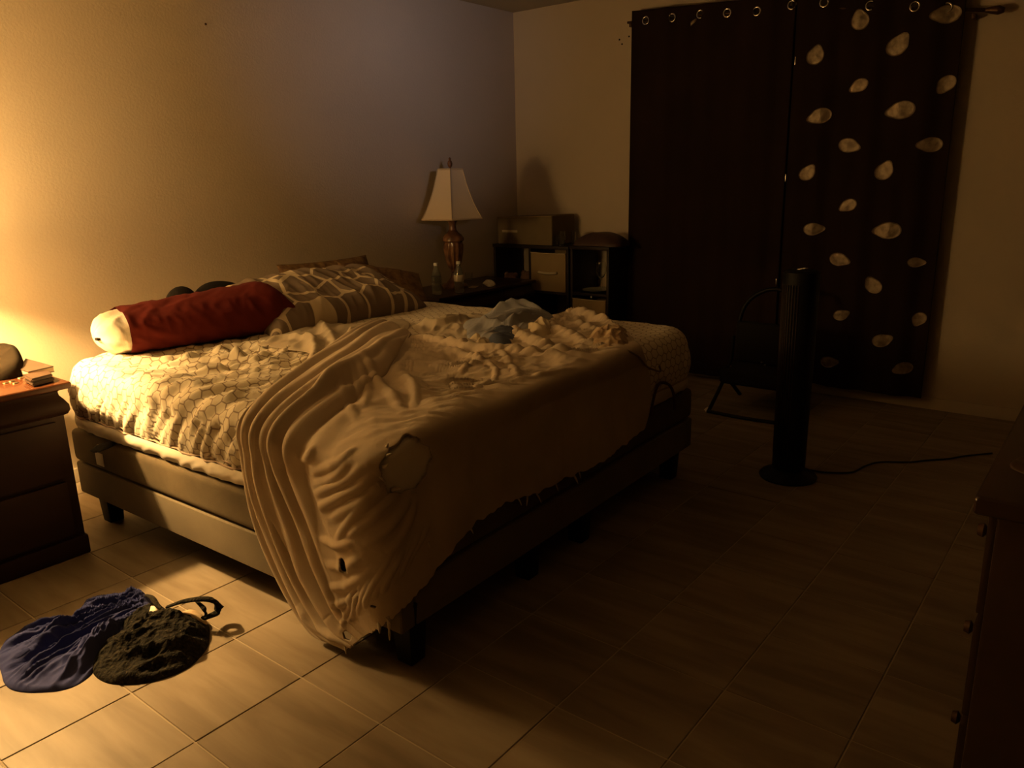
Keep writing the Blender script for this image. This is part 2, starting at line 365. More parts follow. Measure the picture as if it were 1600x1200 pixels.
def rr_perim(w_, l_, r, n):
    """rounded rectangle: points, outward normals, n around"""
    segs = []; 
    def arc(cx, cy, a0):
        return [(cx+r*math.cos(a0+t), cy+r*math.sin(a0+t), math.cos(a0+t), math.sin(a0+t)) for t in np.linspace(0, PI/2, 14)]
    pts = arc(w_-r, l_-r, 0)+arc(r, l_-r, PI/2)+arc(r, r, PI)+arc(w_-r, r, 1.5*PI); pts.append(pts[0]); pts = np.array(pts)
    d = np.r_[0, np.cumsum(np.hypot(*(np.diff(pts[:, :2], axis=0).T)))]; s = np.linspace(0, d[-1], n, endpoint=False)
    return np.stack([np.interp(s, d, pts[:, k]) for k in range(4)], 1)
def sheet_surface(z_low, n=620):
    pr = rr_perim(BW+.02, BL+.02, .13, n); cx, cy = (BW+.02)/2, (BL+.02)/2; P = pr[:, :2]; N = pr[:, 2:]; R = .085
    rings = []; uvs = []
    for k in np.linspace(.0, 1, 95)[1:]:
        q = P-N*(R)                                   # inner outline
        q = np.array([cx, cy])+(q-np.array([cx, cy]))*k; rings.append(np.c_[q, np.full(n, ZT)]); uvs.append(q)
    for a in np.linspace(0, PI/2, 9)[1:]:
        q = P-N*R+N*R*math.sin(a); rings.append(np.c_[q, np.full(n, ZT-R*(1-math.cos(a)))]); uvs.append(P-N*R+N*R*a)
    zz = np.linspace(ZT-R, z_low, 22)[1:]
    for z in zz:
        bulge = .012*math.sin(PI*(ZT-R-z)/(ZT-R-z_low+1e-6)); rings.append(np.c_[P+N*bulge, np.full(n, z)]); uvs.append(P+N*(R*(PI/2-1)+(ZT-R-z)))
    A = np.array(rings); A[..., :2] -= .01; return A, np.array(uvs), N
A, UV, N = sheet_surface(.475)
n = A.shape[1]; Aw = B(A)
def close_ring(A): return np.concatenate([A, A[:, :1]], 1)
NR = grid_normals(close_ring(Aw))[:, :-1]
NR *= np.sign((NR[-1]*np.c_[N, np.zeros(n)]).sum(-1).mean())
flat = Aw.reshape(-1, 3); x, y, z = flat.T
lx, ly = A[..., 0].ravel(), A[..., 1].ravel()
d = np.zeros(len(flat))
# long drag folds of the left half of the sheet, running up from the side and bending towards the head
q = np.stack([lx*2.2+.5*np.sin(ly*2.2), ly*10+lx*5-2*lx*lx, z*3], 1)
amp_l = sstep(1.0, .5, lx)*sstep(-.05, .12, lx+.02)*sstep(.5, .8, ly)
d += (ridged(q*1.15+fbm(q*.4, 2)[:, None]*.4, 2)-.55)*.034*amp_l
# crumpled zone under the red bolster
q = np.stack([lx*14, ly*14, z*5], 1); cz = np.exp(-(((lx-.62)/.38)**2+((ly-1.28)/.36)**2))
d += (ridged(q*.62+fbm(q*.3, 2)[:, None]*.6, 2)-.5)*.05*cz
# pulled folds over the left side
sd = sstep(.10, .0, lx)*sstep(.66, .58, z)
q = np.stack([ly*16+z*10, z*2.5, lx*0], 1); d += (ridged(q, 2)-.55)*.024*sd*sstep(.3, .6, ly)
q = np.stack([lx*5, ly*5, z*4], 1); d += fbm(q, 3)*.006
q = np.stack([lx*12, ly*12, z*9], 1); d += fbm(q+40, 2)*.003*sstep(1.2, 1.6, lx)
for ln, wd, h in (([(215, 640), (250, 612), (310, 598), (390, 590)], .02, .014), ([(235, 668), (262, 640), (300, 620), (350, 612)], .016, .013), ([(300, 690), (308, 655), (335, 625), (370, 612)], .014, .015),
                  ([(325, 700), (332, 668), (352, 640)], .012, .012), ([(205, 628), (250, 596), (320, 578)], .02, .012), ([(262, 560), (330, 556), (400, 560)], .02, .018), ([(330, 545), (380, 560), (430, 552)], .018, .02),
                  ([(280, 590), (350, 580), (450, 585)], .016, .012), ([(350, 620), (400, 600), (450, 600)], .014, .012)):
    L3 = []
    for (px, py) in ln:
        p = GZ(px, py, ZT)
        if p[0] < 1.28: p = GX(px, py, 1.275)
        L3.append(p)
    d += stroke(flat, L3, wd, h)
Aw = (flat+NR.reshape(-1, 3)*d[:, None]).reshape(A.shape)
V = np.vstack([B(np.array([[BW/2, BL/2, ZT]])), Aw.reshape(-1, 3)]); U = np.vstack([[[BW/2, BL/2]], UV.reshape(-1, 2)])
F = [(0, 1+k, 1+(k+1) % n) for k in range(n)]
for i in range(A.shape[0]-1):
    a = 1+i*n
    F += [(a+k, a+n+k, a+n+(k+1) % n, a+(k+1) % n) for k in range(n)]
sheet = obj('fitted_sheet', V, F, M['sheet'], uv=U)
tag(sheet, 'cream fitted sheet with a brown honeycomb line pattern, wrinkled over the mattress', 'bed sheet')
last = Aw[-1]
tube('piping', [tuple(p) for p in np.vstack([last[::4], last[:1]])+np.array([0, 0, -.003])], .0045, M['piping'], sheet, seg=6, n=len(last[::4])+1)
tube('piping', [tuple(p) for p in np.vstack([last[::4], last[:1]])+np.array([0, 0, .014])], .0025, M['piping'], sheet, seg=6, n=len(last[::4])+1)
# plain gathered skirt below the piping
pl = rr_perim(BW+.02, BL+.02, .13, n); rows = []
per = np.linspace(0, 7.4, n)
for k, t in enumerate(np.linspace(0, 1, 14)):
    z0 = .472; z1 = .412+.012*pnoise(np.stack([per*2, per*0, per*0], 1))
    z_ = z0+(z1-z0)*t
    off = .008*math.sin(PI*t)-.012*t*t+(ridged(np.stack([per*11+t*1.2, per*0+t*.5, per*0], 1), 2)-.5)*.011*t
    q = np.c_[pl[:, :2]+pl[:, 2:]*off[:, None]-.01, z_]; rows.append(B(q))
rows = np.array(rows); V = rows.reshape(-1, 3); F = []
for i in range(len(rows)-1): F += [(i*n+k, (i+1)*n+k, (i+1)*n+(k+1) % n, i*n+(k+1) % n) for k in range(n)]
tag(obj('sheet_skirt', V, F, M['plain_sheet'], sheet), 'plain gathered cream skirt below the piping')
#END_BED

# ---------------------------------------------------------------- comforter (surface through control points, one row per step from the bundle to the hem)
BN_S = np.array([math.cos(BR), math.sin(BR), 0]); BN_F = np.array([-math.sin(BR), math.cos(BR), 0])
BC3 = np.array([*BC, 0])
def PT(x, y): return GZ(x, y, ZT+.022)
def PS(x, y, o=.035): return G(x, y, BN_S, BC3@BN_S-o)
def PF(x, y, o=.035): return G(x, y, BN_F, BC3@BN_F-o)
def PC(x, y, o=.03):
    nn = (BN_S+BN_F)/math.sqrt(2); return G(x, y, nn, BC3@nn-o)
T_, S_, F_, C_ = PT, PS, PF, PC
NET = [
 [(T_,590,503),(T_,540,536),(T_,470,582),(S_,392,640),(S_,384,700),(S_,398,800),(S_,440,905),(S_,490,985),(S_,540,1014)],
 [(T_,612,508),(T_,566,553),(T_,505,600),(S_,424,662),(S_,420,720),(S_,437,810),(S_,470,905),(S_,512,975),(S_,556,1006)],
 [(T_,636,520),(T_,604,574),(T_,560,612),(S_,470,680),(S_,468,735),(S_,490,810),(S_,512,890),(S_,540,955),(S_,572,992)],
 [(T_,665,528),(T_,645,590),(T_,612,640),(C_,575,710),(C_,568,770),(C_,572,830),(C_,580,890),(C_,592,945),(C_,600,975)],
 [(T_,705,532),(T_,702,580),(T_,692,622),(F_,668,668),(F_,660,730),(F_,660,785),(F_,660,835),(F_,660,880),(F_,660,918)],
 [(T_,760,528),(T_,765,558),(T_,772,588),(F_,770,630),(F_,765,675),(F_,762,715),(F_,758,750),(F_,754,782),(F_,750,812)],
 [(T_,815,512),(T_,828,536),(T_,842,560),(F_,856,594),(F_,858,630),(F_,858,665),(F_,858,698),(F_,857,728),(F_,856,760)],
 [(T_,862,494),(T_,885,514),(T_,910,532),(F_,932,564),(F_,940,598),(F_,944,630),(F_,946,660),(F_,945,690),(F_,942,716)],
 [(T_,892,486),(T_,935,500),(T_,968,514),(F_,996,538),(F_,1008,568),(F_,1014,596),(F_,1014,622),(F_,1010,645),(F_,1004,668)],
]
NET = np.array([[f(x_, y_) for (f, x_, y_) in r] for r in NET])
def resample(A, n, axis):
    A = np.moveaxis(A, axis, 0); s = np.linspace(0, len(A)-1-1e-6, n); i = s.astype(int); t = (s-i)[:, None, None]
    E_ = np.concatenate([2*A[:1]-A[1:2], A, 2*A[-1:]-A[-2:-1]]); a, b, c, d_ = E_[i], E_[i+1], E_[i+2], E_[i+3]
    R_ = .5*((2*b)+(-a+c)*t+(2*a-5*b+4*c-d_)*t*t+(-a+3*b-3*c+d_)*t**3); return np.moveaxis(R_, 0, axis)
NU, NV = 430, 330
C = resample(resample(NET, NU, 0), NV, 1)
uu, vv = np.meshgrid(np.linspace(0, 8, NU), np.linspace(0, 8, NV), indexing='ij')
NC = grid_normals(C)
if NC[300, 40, 2] < 0: NC = -NC
P = C.reshape(-1, 3); u, v = uu.ravel(), vv.ravel()
d = np.zeros(len(P))
# gathered edge: a thick pleated bundle lying across the bed, running down the side
bn = np.clip(1-np.abs(u-1.0)/1.15, 0, 1)
hb = np.interp(v, [0, 1.5, 2.6, 3.4, 5, 8], [.055, .045, .034, .024, .014, .006])
d += hb*np.sqrt(np.clip(1-((u-1.0)/1.12)**2, 0, 1))*(u < 2.12)*np.sqrt(np.clip(v/.8, 0, 1))
ph = u*np.interp(v, [0, 2, 4, 8], [3.2, 4.6, 5.2, 4.4])+.5*np.sin(v*.9)+.9*pnoise(np.stack([u*1.6, v*.55, u*0], 1))
pa = np.interp(v, [0, 1, 2.5, 3.5, 5.5, 7, 8], [.007, .011, .015, .016, .012, .007, .003])*(.7+.6*pnoise(np.stack([u*3+5, v*.8, u*0], 1)))
d += (np.abs(np.cos(ph*PI*.5))**1.5*2-1)*pa*sstep(2.7, 2.0, u)
d += stroke(P, spline([PT(488, 628), PT(520, 612), PT(556, 590), PT(600, 562), PT(630, 532)], 14), .026, .034)
QP = (P-EYE)@RW.T; PXY = np.stack([800+CP[0]*QP[:, 0]/QP[:, 2], 600-CP[0]*QP[:, 1]/QP[:, 2]], 1)
def onC(px, py): return P[np.argmin(((PXY-[px, py])**2).sum(1))]
def ridge(pts, wd, h, f=None):
    global d
    L3 = []
    for q in pts:
        L3.append(onC(q[0], q[1]))
    d = d+stroke(P, spline(L3, 12) if len(L3) > 2 else L3, wd, h)
for a in (([(567, 579), (600, 610), (636, 646)], .016, .016), ([(630, 588), (648, 616), (646, 640)], .014, .013), ([(600, 560), (630, 588), (668, 625), (690, 642)], .03, .012),
          ([(640, 514), (668, 522), (702, 538), (745, 548), (800, 553), (862, 562), (905, 566)], .022, .026), ([(548, 600), (556, 622), (540, 650)], .008, -.008),
          ([(650, 587), (700, 588)], .006, -.008), ([(700, 545), (740, 560), (760, 575)], .012, .012), ([(715, 590), (745, 575), (790, 572)], .012, .012), ([(775, 545), (800, 575), (812, 600)], .012, .010),
          ([(690, 600), (730, 612), (770, 600)], .010, .010), ([(770, 586), (830, 588), (880, 578)], .010, .012), ([(800, 600), (850, 590), (905, 574)], .010, .010), ([(810, 520), (850, 545), (905, 560)], .022, .022),
          ([(840, 505), (890, 530), (940, 545)], .024, .024), ([(870, 498), (930, 520), (965, 535)], .02, .016), ([(800, 515), (812, 530), (850, 550)], .016, .02), ([(880, 488), (925, 498), (960, 510)], .025, .03),
          ([(760, 570), (775, 585), (772, 600)], .008, .009), ([(560, 590), (575, 612), (570, 640)], .012, .010), ([(530, 605), (545, 640), (560, 660)], .012, .008)): ridge(*a)
for a in (([(557, 716), (530, 742), (495, 756)], .011, .012), ([(572, 727), (540, 752), (498, 771)], .011, .014), ([(588, 738), (550, 768), (503, 792)], .012, .015), ([(604, 752), (570, 780), (522, 812)], .012, .014),
          ([(625, 768), (590, 800), (548, 838)], .011, .013), ([(640, 775), (612, 815), (570, 850)], .011, .012), ([(648, 780), (630, 830), (600, 862)], .010, .011), ([(560, 700), (530, 722), (492, 736)], .01, .010),
          ([(600, 770), (560, 800), (530, 850)], .010, .010), ([(500, 700), (486, 712), (470, 718)], .01, .012)): ridge(a[0], a[1], a[2], PC)
for a in (([(480, 740), (497, 768), (508, 810), (540, 860)], .005, -.012), ([(430, 800), (462, 880), (512, 965)], .005, -.012), ([(512, 965), (560, 925), (612, 878)], .005, -.012)): ridge(a[0], a[1], a[2], PS)
for a in (([(505, 840), (530, 850), (560, 845)], .01, .012), ([(515, 880), (545, 885), (570, 868)], .012, .012), ([(520, 915), (545, 915), (575, 893)], .011, .012), ([(522, 940), (540, 940), (560, 925)], .009, .009),
          ([(480, 810), (505, 880), (530, 950)], .014, .010), ([(470, 940), (500, 978), (545, 1000)], .014, .010)): ridge(a[0], a[1], a[2], PS)
for k in range(9):
    a = 540+k*12; ridge([(a+34, 890-k*9), (a+8, 945-k*10), (a-4, 985-k*12)], .007, .007+.003*(k % 2), PC)
# cloth scale crumples on the top, calm on the foot drop
q = np.stack([(P[:, 0]-P[:, 1])*3.2, (P[:, 0]+P[:, 1])*8.5, P[:, 2]*4], 1); q = q+1.1*np.stack([pnoise(q*.35), pnoise(q*.35+31), q[:, 0]*0], 1)
d += (ridged(q, 3)-.5)*.034*sstep(3.1, 2.5, v)*sstep(2.1, 2.8, u)*(.35+.65*sstep(3.3, 4.4, u))
q = np.stack([P[:, 0]*4, P[:, 1]*4, P[:, 2]*4], 1); d += fbm(q+9, 3)*.010*sstep(2.0, 2.6, u)
q = np.stack([P[:, 0]*9+P[:, 1]*9, P[:, 2]*1.5, P[:, 0]*0], 1); d += fbm(q+3, 2)*.010*sstep(3.2, 4.5, v)*sstep(3.3, 4, u)
# droop of the edge at the back so that the layers tuck down
d -= .012*sstep(.25, 0, v)*(u > 2.2)
P = P+NC.reshape(-1, 3)*d[:, None]
# ragged hem
hem = sstep(7.6, 8, v); P[:, 2] += hem*.012*pnoise(np.stack([u*9, v*0, u*0], 1))*(u > 2.3)
P[:, 2] = np.maximum(P[:, 2], .006+.004*(8-v))
CF = P.reshape(NU, NV, 3)
cc = (CF[:-1, :-1]+CF[1:, 1:])/2
def hole_mask(c3, rw, rh, ang=0):
    dd = cc-c3; right = RW[0]; up = np.array([0, 0, 1.]); a = dd@right; b = dd@up
    ca, sa = math.cos(ang), math.sin(ang); a, b = a*ca+b*sa, -a*sa+b*ca
    th = np.arctan2(b/rh, a/rw); rad = np.hypot(a/rw, b/rh)
    return (rad < 1+.05*np.sin(5*th)+.03*np.sin(11*th+1)) & (np.linalg.norm(dd, axis=2) < .4)
def near_v(px, py):
    dv = CF.reshape(-1, 3)-EYE; q = dv@RW.T; s = (800+CP[0]*q[:, 0]/q[:, 2]-px)**2+(600-CP[0]*q[:, 1]/q[:, 2]-py)**2
    s = s+1e3*(q[:, 2]-q[:, 2][np.argmin(s)] > .25); return CF.reshape(-1, 3)[np.argmin(s)]
mb = hole_mask(near_v(634, 727), .058, .074, -.15); mh = hole_mask(near_v(538, 884), .014, .02) | hole_mask(near_v(545, 992), .014, .012) | hole_mask(near_v(585, 945), .008, .006)
comf = obj('comforter', CF.reshape(-1, 3), grid_faces(NU, NV, ~(mb | mh)), M['comforter'], solid=.007)
tag(comf, 'rumpled grey beige comforter with a pleated gathered edge hanging over the foot of the bed', 'comforter')
# lining showing through the big tear
NF = grid_normals(CF)*(1 if grid_normals(CF)[300, 40, 2] > 0 else -1)
ml = hole_mask(near_v(634, 727), .066, .084, -.15); iu, iv = np.where(ml)
sm = CF.copy()
for _ in range(60): sm[1:-1, 1:-1] = (sm[:-2, 1:-1]+sm[2:, 1:-1]+sm[1:-1, :-2]+sm[1:-1, 2:])/4
ln_ = sm-NF*.004
o = obj('exposed_lining', ln_.reshape(-1, 3), grid_faces(NU, NV, ml), M['lining'], comf); bm = bmesh.new(); bm.from_mesh(o.data)
bmesh.ops.delete(bm, geom=[v_ for v_ in bm.verts if not v_.link_faces], context='VERTS'); bm.to_mesh(o.data); bm.free()
tag(o, 'pale lining showing through the round tear')
bm = bmesh.new(); bm.from_mesh(comf.data); bmesh.ops.delete(bm, geom=[v_ for v_ in bm.verts if not v_.link_faces], context='VERTS'); bm.to_mesh(comf.data); bm.free()
rs = random.Random(2)
def shred(px, py, dx, dz, r=.0035):
    p = near_v(px, py); q = p+RW[0]*dx*.5+np.array([-.004, -.008, dz*.5]); q2 = p+RW[0]*dx+np.array([-.006, -.012, dz])
    tube('loose_thread', [p, q+np.array([0, 0, .004*rs.uniform(-1, 1)]), q2], [r, r*.8, r*.3], M['comforter_light'], comf, seg=6, n=8)
for a in ((600, 962, .012, -.02), (606, 958, -.004, -.075, .006), (592, 968, -.004, -.035, .006), (538, 1004, .0, -.03), (812, 795, .006, -.02), (822, 790, -.008, -.03, .004), (838, 780, .01, -.03), (868, 752, .004, -.03), (895, 742, .01, -.03, .005), (905, 735, .0, -.025), (741, 828, .004, -.014),
          (668, 842, .002, -.02), (592, 742, .012, -.012, .005), (598, 730, .01, .012, .005), (604, 712, .012, .01, .005), (612, 766, .02, .006, .007), (640, 770, .016, .003, .004), (588, 750, .004, -.014, .006), (602, 700, .004, .018, .004)): shred(*a)
# dark draw cord along the right border
pp = [GZ(940, 548, ZT+.03), PF(975, 545, .05), PF(1003, 575, .05), PF(1022, 580, .05), PF(1033, 578, .05), PF(1028, 572, .05)]
tube('draw_cord', [near_v(940, 540)+[0, 0, .01], near_v(985, 555)+[-.0, -.012, .01], PF(1010, 572, .045), PF(1022, 578, .045), PF(1032, 580, .045), PF(1030, 572, .045)], .004, M['seam'], comf, n=30)
tube('draw_cord', [PF(1016, 650, .03), PF(1024, 612, .03), PF(1032, 598, .034), PF(1046, 602, .034), PF(1053, 618, .03), PF(1054, 640, .026)], .006, mat('dark_red_cord', (.1, .03, .02), .8), comf, n=30)
#END_COMFORTER

# ---------------------------------------------------------------- rumpled cloth heaps
def heap(name, poly, z0, hmax, mt, ridges=(), strokes=(), fans=(), seed=0, parent=None, edge=.35, nr=60, na=220, center=None, wob=.03, pw=2.2):
    """cloth lying in a heap over a star-shaped outline poly (world xy); ridges=(angle, scale, stretch, amp); strokes=(line xyz, width, height)"""
    Q = np.array([p[:2] for p in poly]); Q = spline(np.vstack([Q, Q[:1]]), na+1)[:-1]
    c = np.array(center[:2]) if center is not None else Q.mean(0)
    rr = np.linspace(0, 1, nr+1)[1:]; R_, K = np.meshgrid(rr, np.arange(na), indexing='ij')
    W = 1+wob*pnoise(np.stack([Q[:, 0]*9+seed, Q[:, 1]*9, Q[:, 0]*0], 1))
    XY = c+(Q[K]-c)*(R_*W[K])[..., None]
    h = hmax*(1-R_**pw)**.6*(.75+.35*pnoise(np.concatenate([XY*4+seed, R_[..., None]*0], -1)))
    env = (1-R_**6)
    P_ = np.concatenate([XY, (z0+h)[..., None]], -1).reshape(-1, 3); e = env.ravel()
    for (ang, sc, st, am) in ridges:
        ca, sa = math.cos(ang), math.sin(ang); a = P_[:, 0]*ca+P_[:, 1]*sa; b = -P_[:, 0]*sa+P_[:, 1]*ca
        P_[:, 2] += (ridged(np.stack([a*sc/st+seed*3, b*sc, a*0], 1), 2)-.45)*am*e
    for (fc, fr, am, lo) in fans:                     # folds running out from a gathering point
        dx_, dy_ = P_[:, 0]-fc[0], P_[:, 1]-fc[1]; th_ = np.arctan2(dy_, dx_); rr_ = np.hypot(dx_, dy_)
        nz = ridged(np.stack([th_*fr+.5*pnoise(np.stack([rr_*4, th_*2, rr_*0+seed], 1)), rr_*lo, rr_*0+seed], 1), 2); P_[:, 2] += (nz-.5)*am*e*sstep(0, .12, rr_)
    for (ln, wd, hh) in strokes:
        L2 = np.array(ln, float)[:, :2]; L2 = np.c_[L2, np.zeros(len(L2))]; Pf = np.c_[P_[:, :2], np.zeros(len(P_))]
        P_[:, 2] += stroke(Pf, spline(L2, 14) if len(L2) > 2 else L2, wd, hh)*np.clip(e*1.5, 0, 1)
    P_[:, 2] = np.maximum(P_[:, 2], z0+.001)
    V = np.vstack([[[*c, P_[:na, 2].mean()]], P_]); F = [(0, 1+k, 1+(k+1) % na) for k in range(na)]
    for i in range(nr-1):
        a = 1+i*na; F += [(a+k, a+na+k, a+na+(k+1) % na, a+(k+1) % na) for k in range(na)]
    a = 1+(nr-1)*na; b = len(V); rim = V[a:a+na].copy(); rim[:, 2] = z0; V = np.vstack([V, rim])
    F += [(a+k, b+k, b+(k+1) % na, a+(k+1) % na) for k in range(na)]
    F.append(tuple(b+k for k in range(na))[::-1])
    return obj(name, V, F, mt, parent, uv=V[:, :2])
def L(pts, z): return [GZ(a, b, z) for a, b in pts]
# clothes on the floor
P_ = L([(-8, 1016), (10, 985), (62, 960), (110, 956), (140, 925), (180, 917), (222, 916), (238, 930), (240, 950), (215, 975), (190, 995), (160, 1012), (135, 1045), (95, 1064), (36, 1068), (2, 1052)], .03)
sh = heap('shirt', P_, 0, .055, M['blue'], fans=[(GZ(250, 915, .05), 9, .050, 1.6), (GZ(170, 960, .05), 5, .018, 9)],
          strokes=[(L(a, .05), w_, h_) for a, w_, h_ in (([(16, 1050), (60, 1058), (100, 1050), (130, 1022), (150, 992), (185, 965)], .014, .03), ([(20, 1018), (70, 990), (120, 955), (190, 928)], .016, .02), ([(190, 925), (215, 922), (236, 924)], .02, .035), ([(150, 1000), (168, 982), (180, 968)], .008, .018), ([(163, 1008), (180, 992), (190, 980)], .008, .018), ([(100, 1040), (122, 1012), (140, 990)], .010, .02))], seed=3, nr=100, na=360)
tag(sh, 'crumpled dark blue jersey shirt on the tiles beside the black lace top', 'shirt')
P_ = L([(150, 1012), (172, 985), (200, 955), (225, 940), (245, 938), (262, 952), (295, 962), (322, 966), (326, 988), (318, 1010), (290, 1036), (240, 1056), (190, 1062), (160, 1056), (142, 1038)], .02)
lc = heap('lace_top', P_, 0, .075, M['lace'], ridges=[(math.radians(-25), 13, 3.5, .034), (math.radians(20), 26, 1.5, .012)], strokes=[(L(a, .05), .014, .022) for a in ([(150, 1020), (210, 1016), (280, 1004), (315, 985)], [(190, 975), (250, 968), (310, 975)], [(160, 1044), (220, 1042), (290, 1024)])], seed=8, nr=100, na=340)
tag(lc, 'crumpled black lace top on the tiles beside the blue shirt', 'garment')
tube('strap', [GZ(262, 948, .06), GZ(285, 940, .09), GZ(312, 936, .10), GZ(332, 938, .09), GZ(342, 948, .06), GZ(338, 958, .04), GZ(318, 966, .05)], [.010, .012, .016, .012], M['lace'], lc, n=40, flat=.5)
tube('strap', [GZ(228, 930, .05), GZ(238, 934, .07), GZ(246, 946, .07), GZ(262, 958, .06)], [.006, .009, .007], M['lace'], lc, n=24, flat=.6)
tube('strap', [GZ(308, 940, .08), GZ(318, 950, .08), GZ(322, 960, .06)], [.006, .008, .006], M['lace'], lc, n=20, flat=.6)
heap('lining', L([(270, 952), (292, 944), (312, 946), (322, 958), (308, 968), (285, 962)], .05), .012, .045, M['floral'], seed=2, parent=lc, nr=20, na=60)
heap('neck_label', L([(232, 938), (246, 940), (252, 952), (240, 956), (230, 950)], .06), .02, .05, M['white'], seed=2, parent=lc, nr=12, na=40)

ZB = ZT+.004
# blanket bunched left of the comforter
bl = heap('blanket', L([(402, 524), (430, 512), (462, 500), (500, 494), (545, 500), (585, 498), (622, 492), (640, 500), (628, 515), (585, 532), (545, 556), (500, 588), (472, 590), (470, 568), (482, 545), (440, 538), (405, 532)], ZB+.02), ZB, .022, M['comforter_light'],
          ridges=[(math.radians(30), 10, 3.5, .016)], strokes=[(L(a, ZB+.03), w_, h_) for a, w_, h_ in (([(462, 512), (495, 500), (515, 518), (528, 545), (540, 566)], .024, .022), ([(484, 520), (492, 548), (478, 575)], .024, .03), ([(545, 540), (560, 522), (600, 505), (625, 500)], .024, .022), ([(412, 526), (450, 522), (500, 530)], .014, .022), ([(505, 570), (520, 560)], .02, .02), ([(540, 515), (575, 510)], .012, .03))], seed=5, nr=70, na=260, center=GZ(520, 535, ZB))
tag(bl, 'pale beige blanket bunched between the patterned pillow and the comforter', 'blanket')
# garments on the comforter's upper edge
b2 = heap('blanket', L([(642, 503), (670, 494), (700, 490), (735, 484), (760, 488), (770, 505), (745, 524), (700, 526), (660, 518)], ZB+.02), ZB, .02, M['comforter_light'], ridges=[(math.radians(40), 14, 2.5, .02)],
     strokes=[(L([(650, 508), (690, 512), (735, 500)], ZB), .018, .03), (L([(690, 500), (735, 488)], ZB), .014, .025)], seed=15, nr=40, na=160); tag(b2, 'thin cream throw folded right of the patterned pillow', 'blanket')
de = heap('jeans', L([(722, 498), (745, 488), (770, 480), (812, 477), (858, 481), (868, 492), (838, 506), (800, 518), (765, 528), (735, 520)], ZB+.045), ZB+.008, .075, M['denim'], ridges=[(math.radians(-50), 9, 3, .026)],
     strokes=[(L([(760, 486), (810, 482), (850, 484)], ZB+.05), .02, .035), (L([(740, 500), (790, 506), (835, 496)], ZB+.05), .018, .03)], seed=21, nr=60, na=240, fans=[(GZ(870, 486, ZB+.05), 6, .025, 2)]); tag(de, 'light blue grey trousers crumpled on the far side of the bed', 'trousers')
na_ = heap('shirt', L([(756, 512), (778, 505), (800, 507), (814, 514), (792, 524), (764, 523)], ZB+.06), ZB+.02, .050, M['denim_dark'], ridges=[(math.radians(-30), 12, 3, .045)], seed=31, nr=26, na=90); tag(na_, 'small navy cloth crumpled on top of the blue grey trousers', 'cloth')
cr = heap('cloth', L([(724, 520), (742, 506), (758, 510), (766, 524), (768, 532), (745, 528)], ZB+.06), ZB+.012, .034, M['cream'], ridges=[(.5, 12, 3, .025)], seed=33, nr=20, na=70); tag(cr, 'small yellowish cream cloth in front of the blue grey trousers', 'cloth')
cl = heap('sleeve', L([(820, 496), (838, 487), (856, 488), (866, 500), (848, 512), (826, 514)], ZB+.07), ZB+.012, .058, M['cream'], ridges=[(.8, 12, 3, .04)], seed=36, nr=26, na=90); tag(cl, 'cream folded cuff standing up at the right end of the trousers', 'cloth')
fp = heap('scarf', L([(906, 524), (925, 514), (950, 508), (975, 508), (986, 518), (982, 532), (960, 540), (925, 536)], ZB+.05), ZB+.01, .07, M['floral'], ridges=[(.2, 16, 1.6, .022)], seed=41, nr=34, na=120); tag(fp, 'crumpled tan floral cloth near the far foot corner of the bed', 'cloth')
dk = heap('cloth', L([(140, 703), (150, 698), (166, 692), (180, 690), (176, 696), (160, 703), (148, 706)], .41), .406, .018, M['black_cloth'], ridges=[(.2, 16, 1.6, .01)], seed=44, nr=14, na=50); tag(dk, 'black strap tucked under the head end of the mattress', 'strap')

# ---------------------------------------------------------------- pillows
def pillow(name, W_, H_, T_h, mt, seed=0, wr=.012, nx=110, ny=80, pinch=3.0, parent=None):
    U_, V_ = np.meshgrid(np.linspace(-1, 1, nx), np.linspace(-1, 1, ny), indexing='ij'); out = []
    base = (np.clip(1-np.abs(U_)**pinch, 0, 1)*np.clip(1-np.abs(V_)**pinch, 0, 1))**.5
    for s in (1, -1):
        k = 1-.07*(1-base)*(np.abs(U_*V_) < .75)
        X = U_*W_/2*(1-.06*(1-U_**2)*0-.05*(1-V_**2)*np.abs(U_)); Y = V_*H_/2*(1-.05*(1-U_**2)*np.abs(V_))
        q = np.stack([X*9+seed, Y*3+s, X*0], -1); q2 = np.stack([X*5+seed, Y*5, X*0+s*3], -1)
        Z = s*(T_h/2*base+((ridged(q, 2)-.5)*wr+fbm(q2, 2)*wr*.8)*np.clip(base*1.4, 0, 1))
        out.append(np.stack([X, Y, Z], -1))
    V = np.vstack([out[0].reshape(-1, 3), out[1].reshape(-1, 3)]); F0 = grid_faces(nx, ny); F = np.vstack([F0, F0[:, ::-1]+nx*ny])
    o = obj(name, V, F, mt, parent, uv=V[:, :2]); bm = bmesh.new(); bm.from_mesh(o.data); bmesh.ops.remove_doubles(bm, verts=bm.verts[:], dist=.0008); bmesh.ops.recalc_face_normals(bm, faces=bm.faces[:]); bm.to_mesh(o.data); bm.free()
    return o
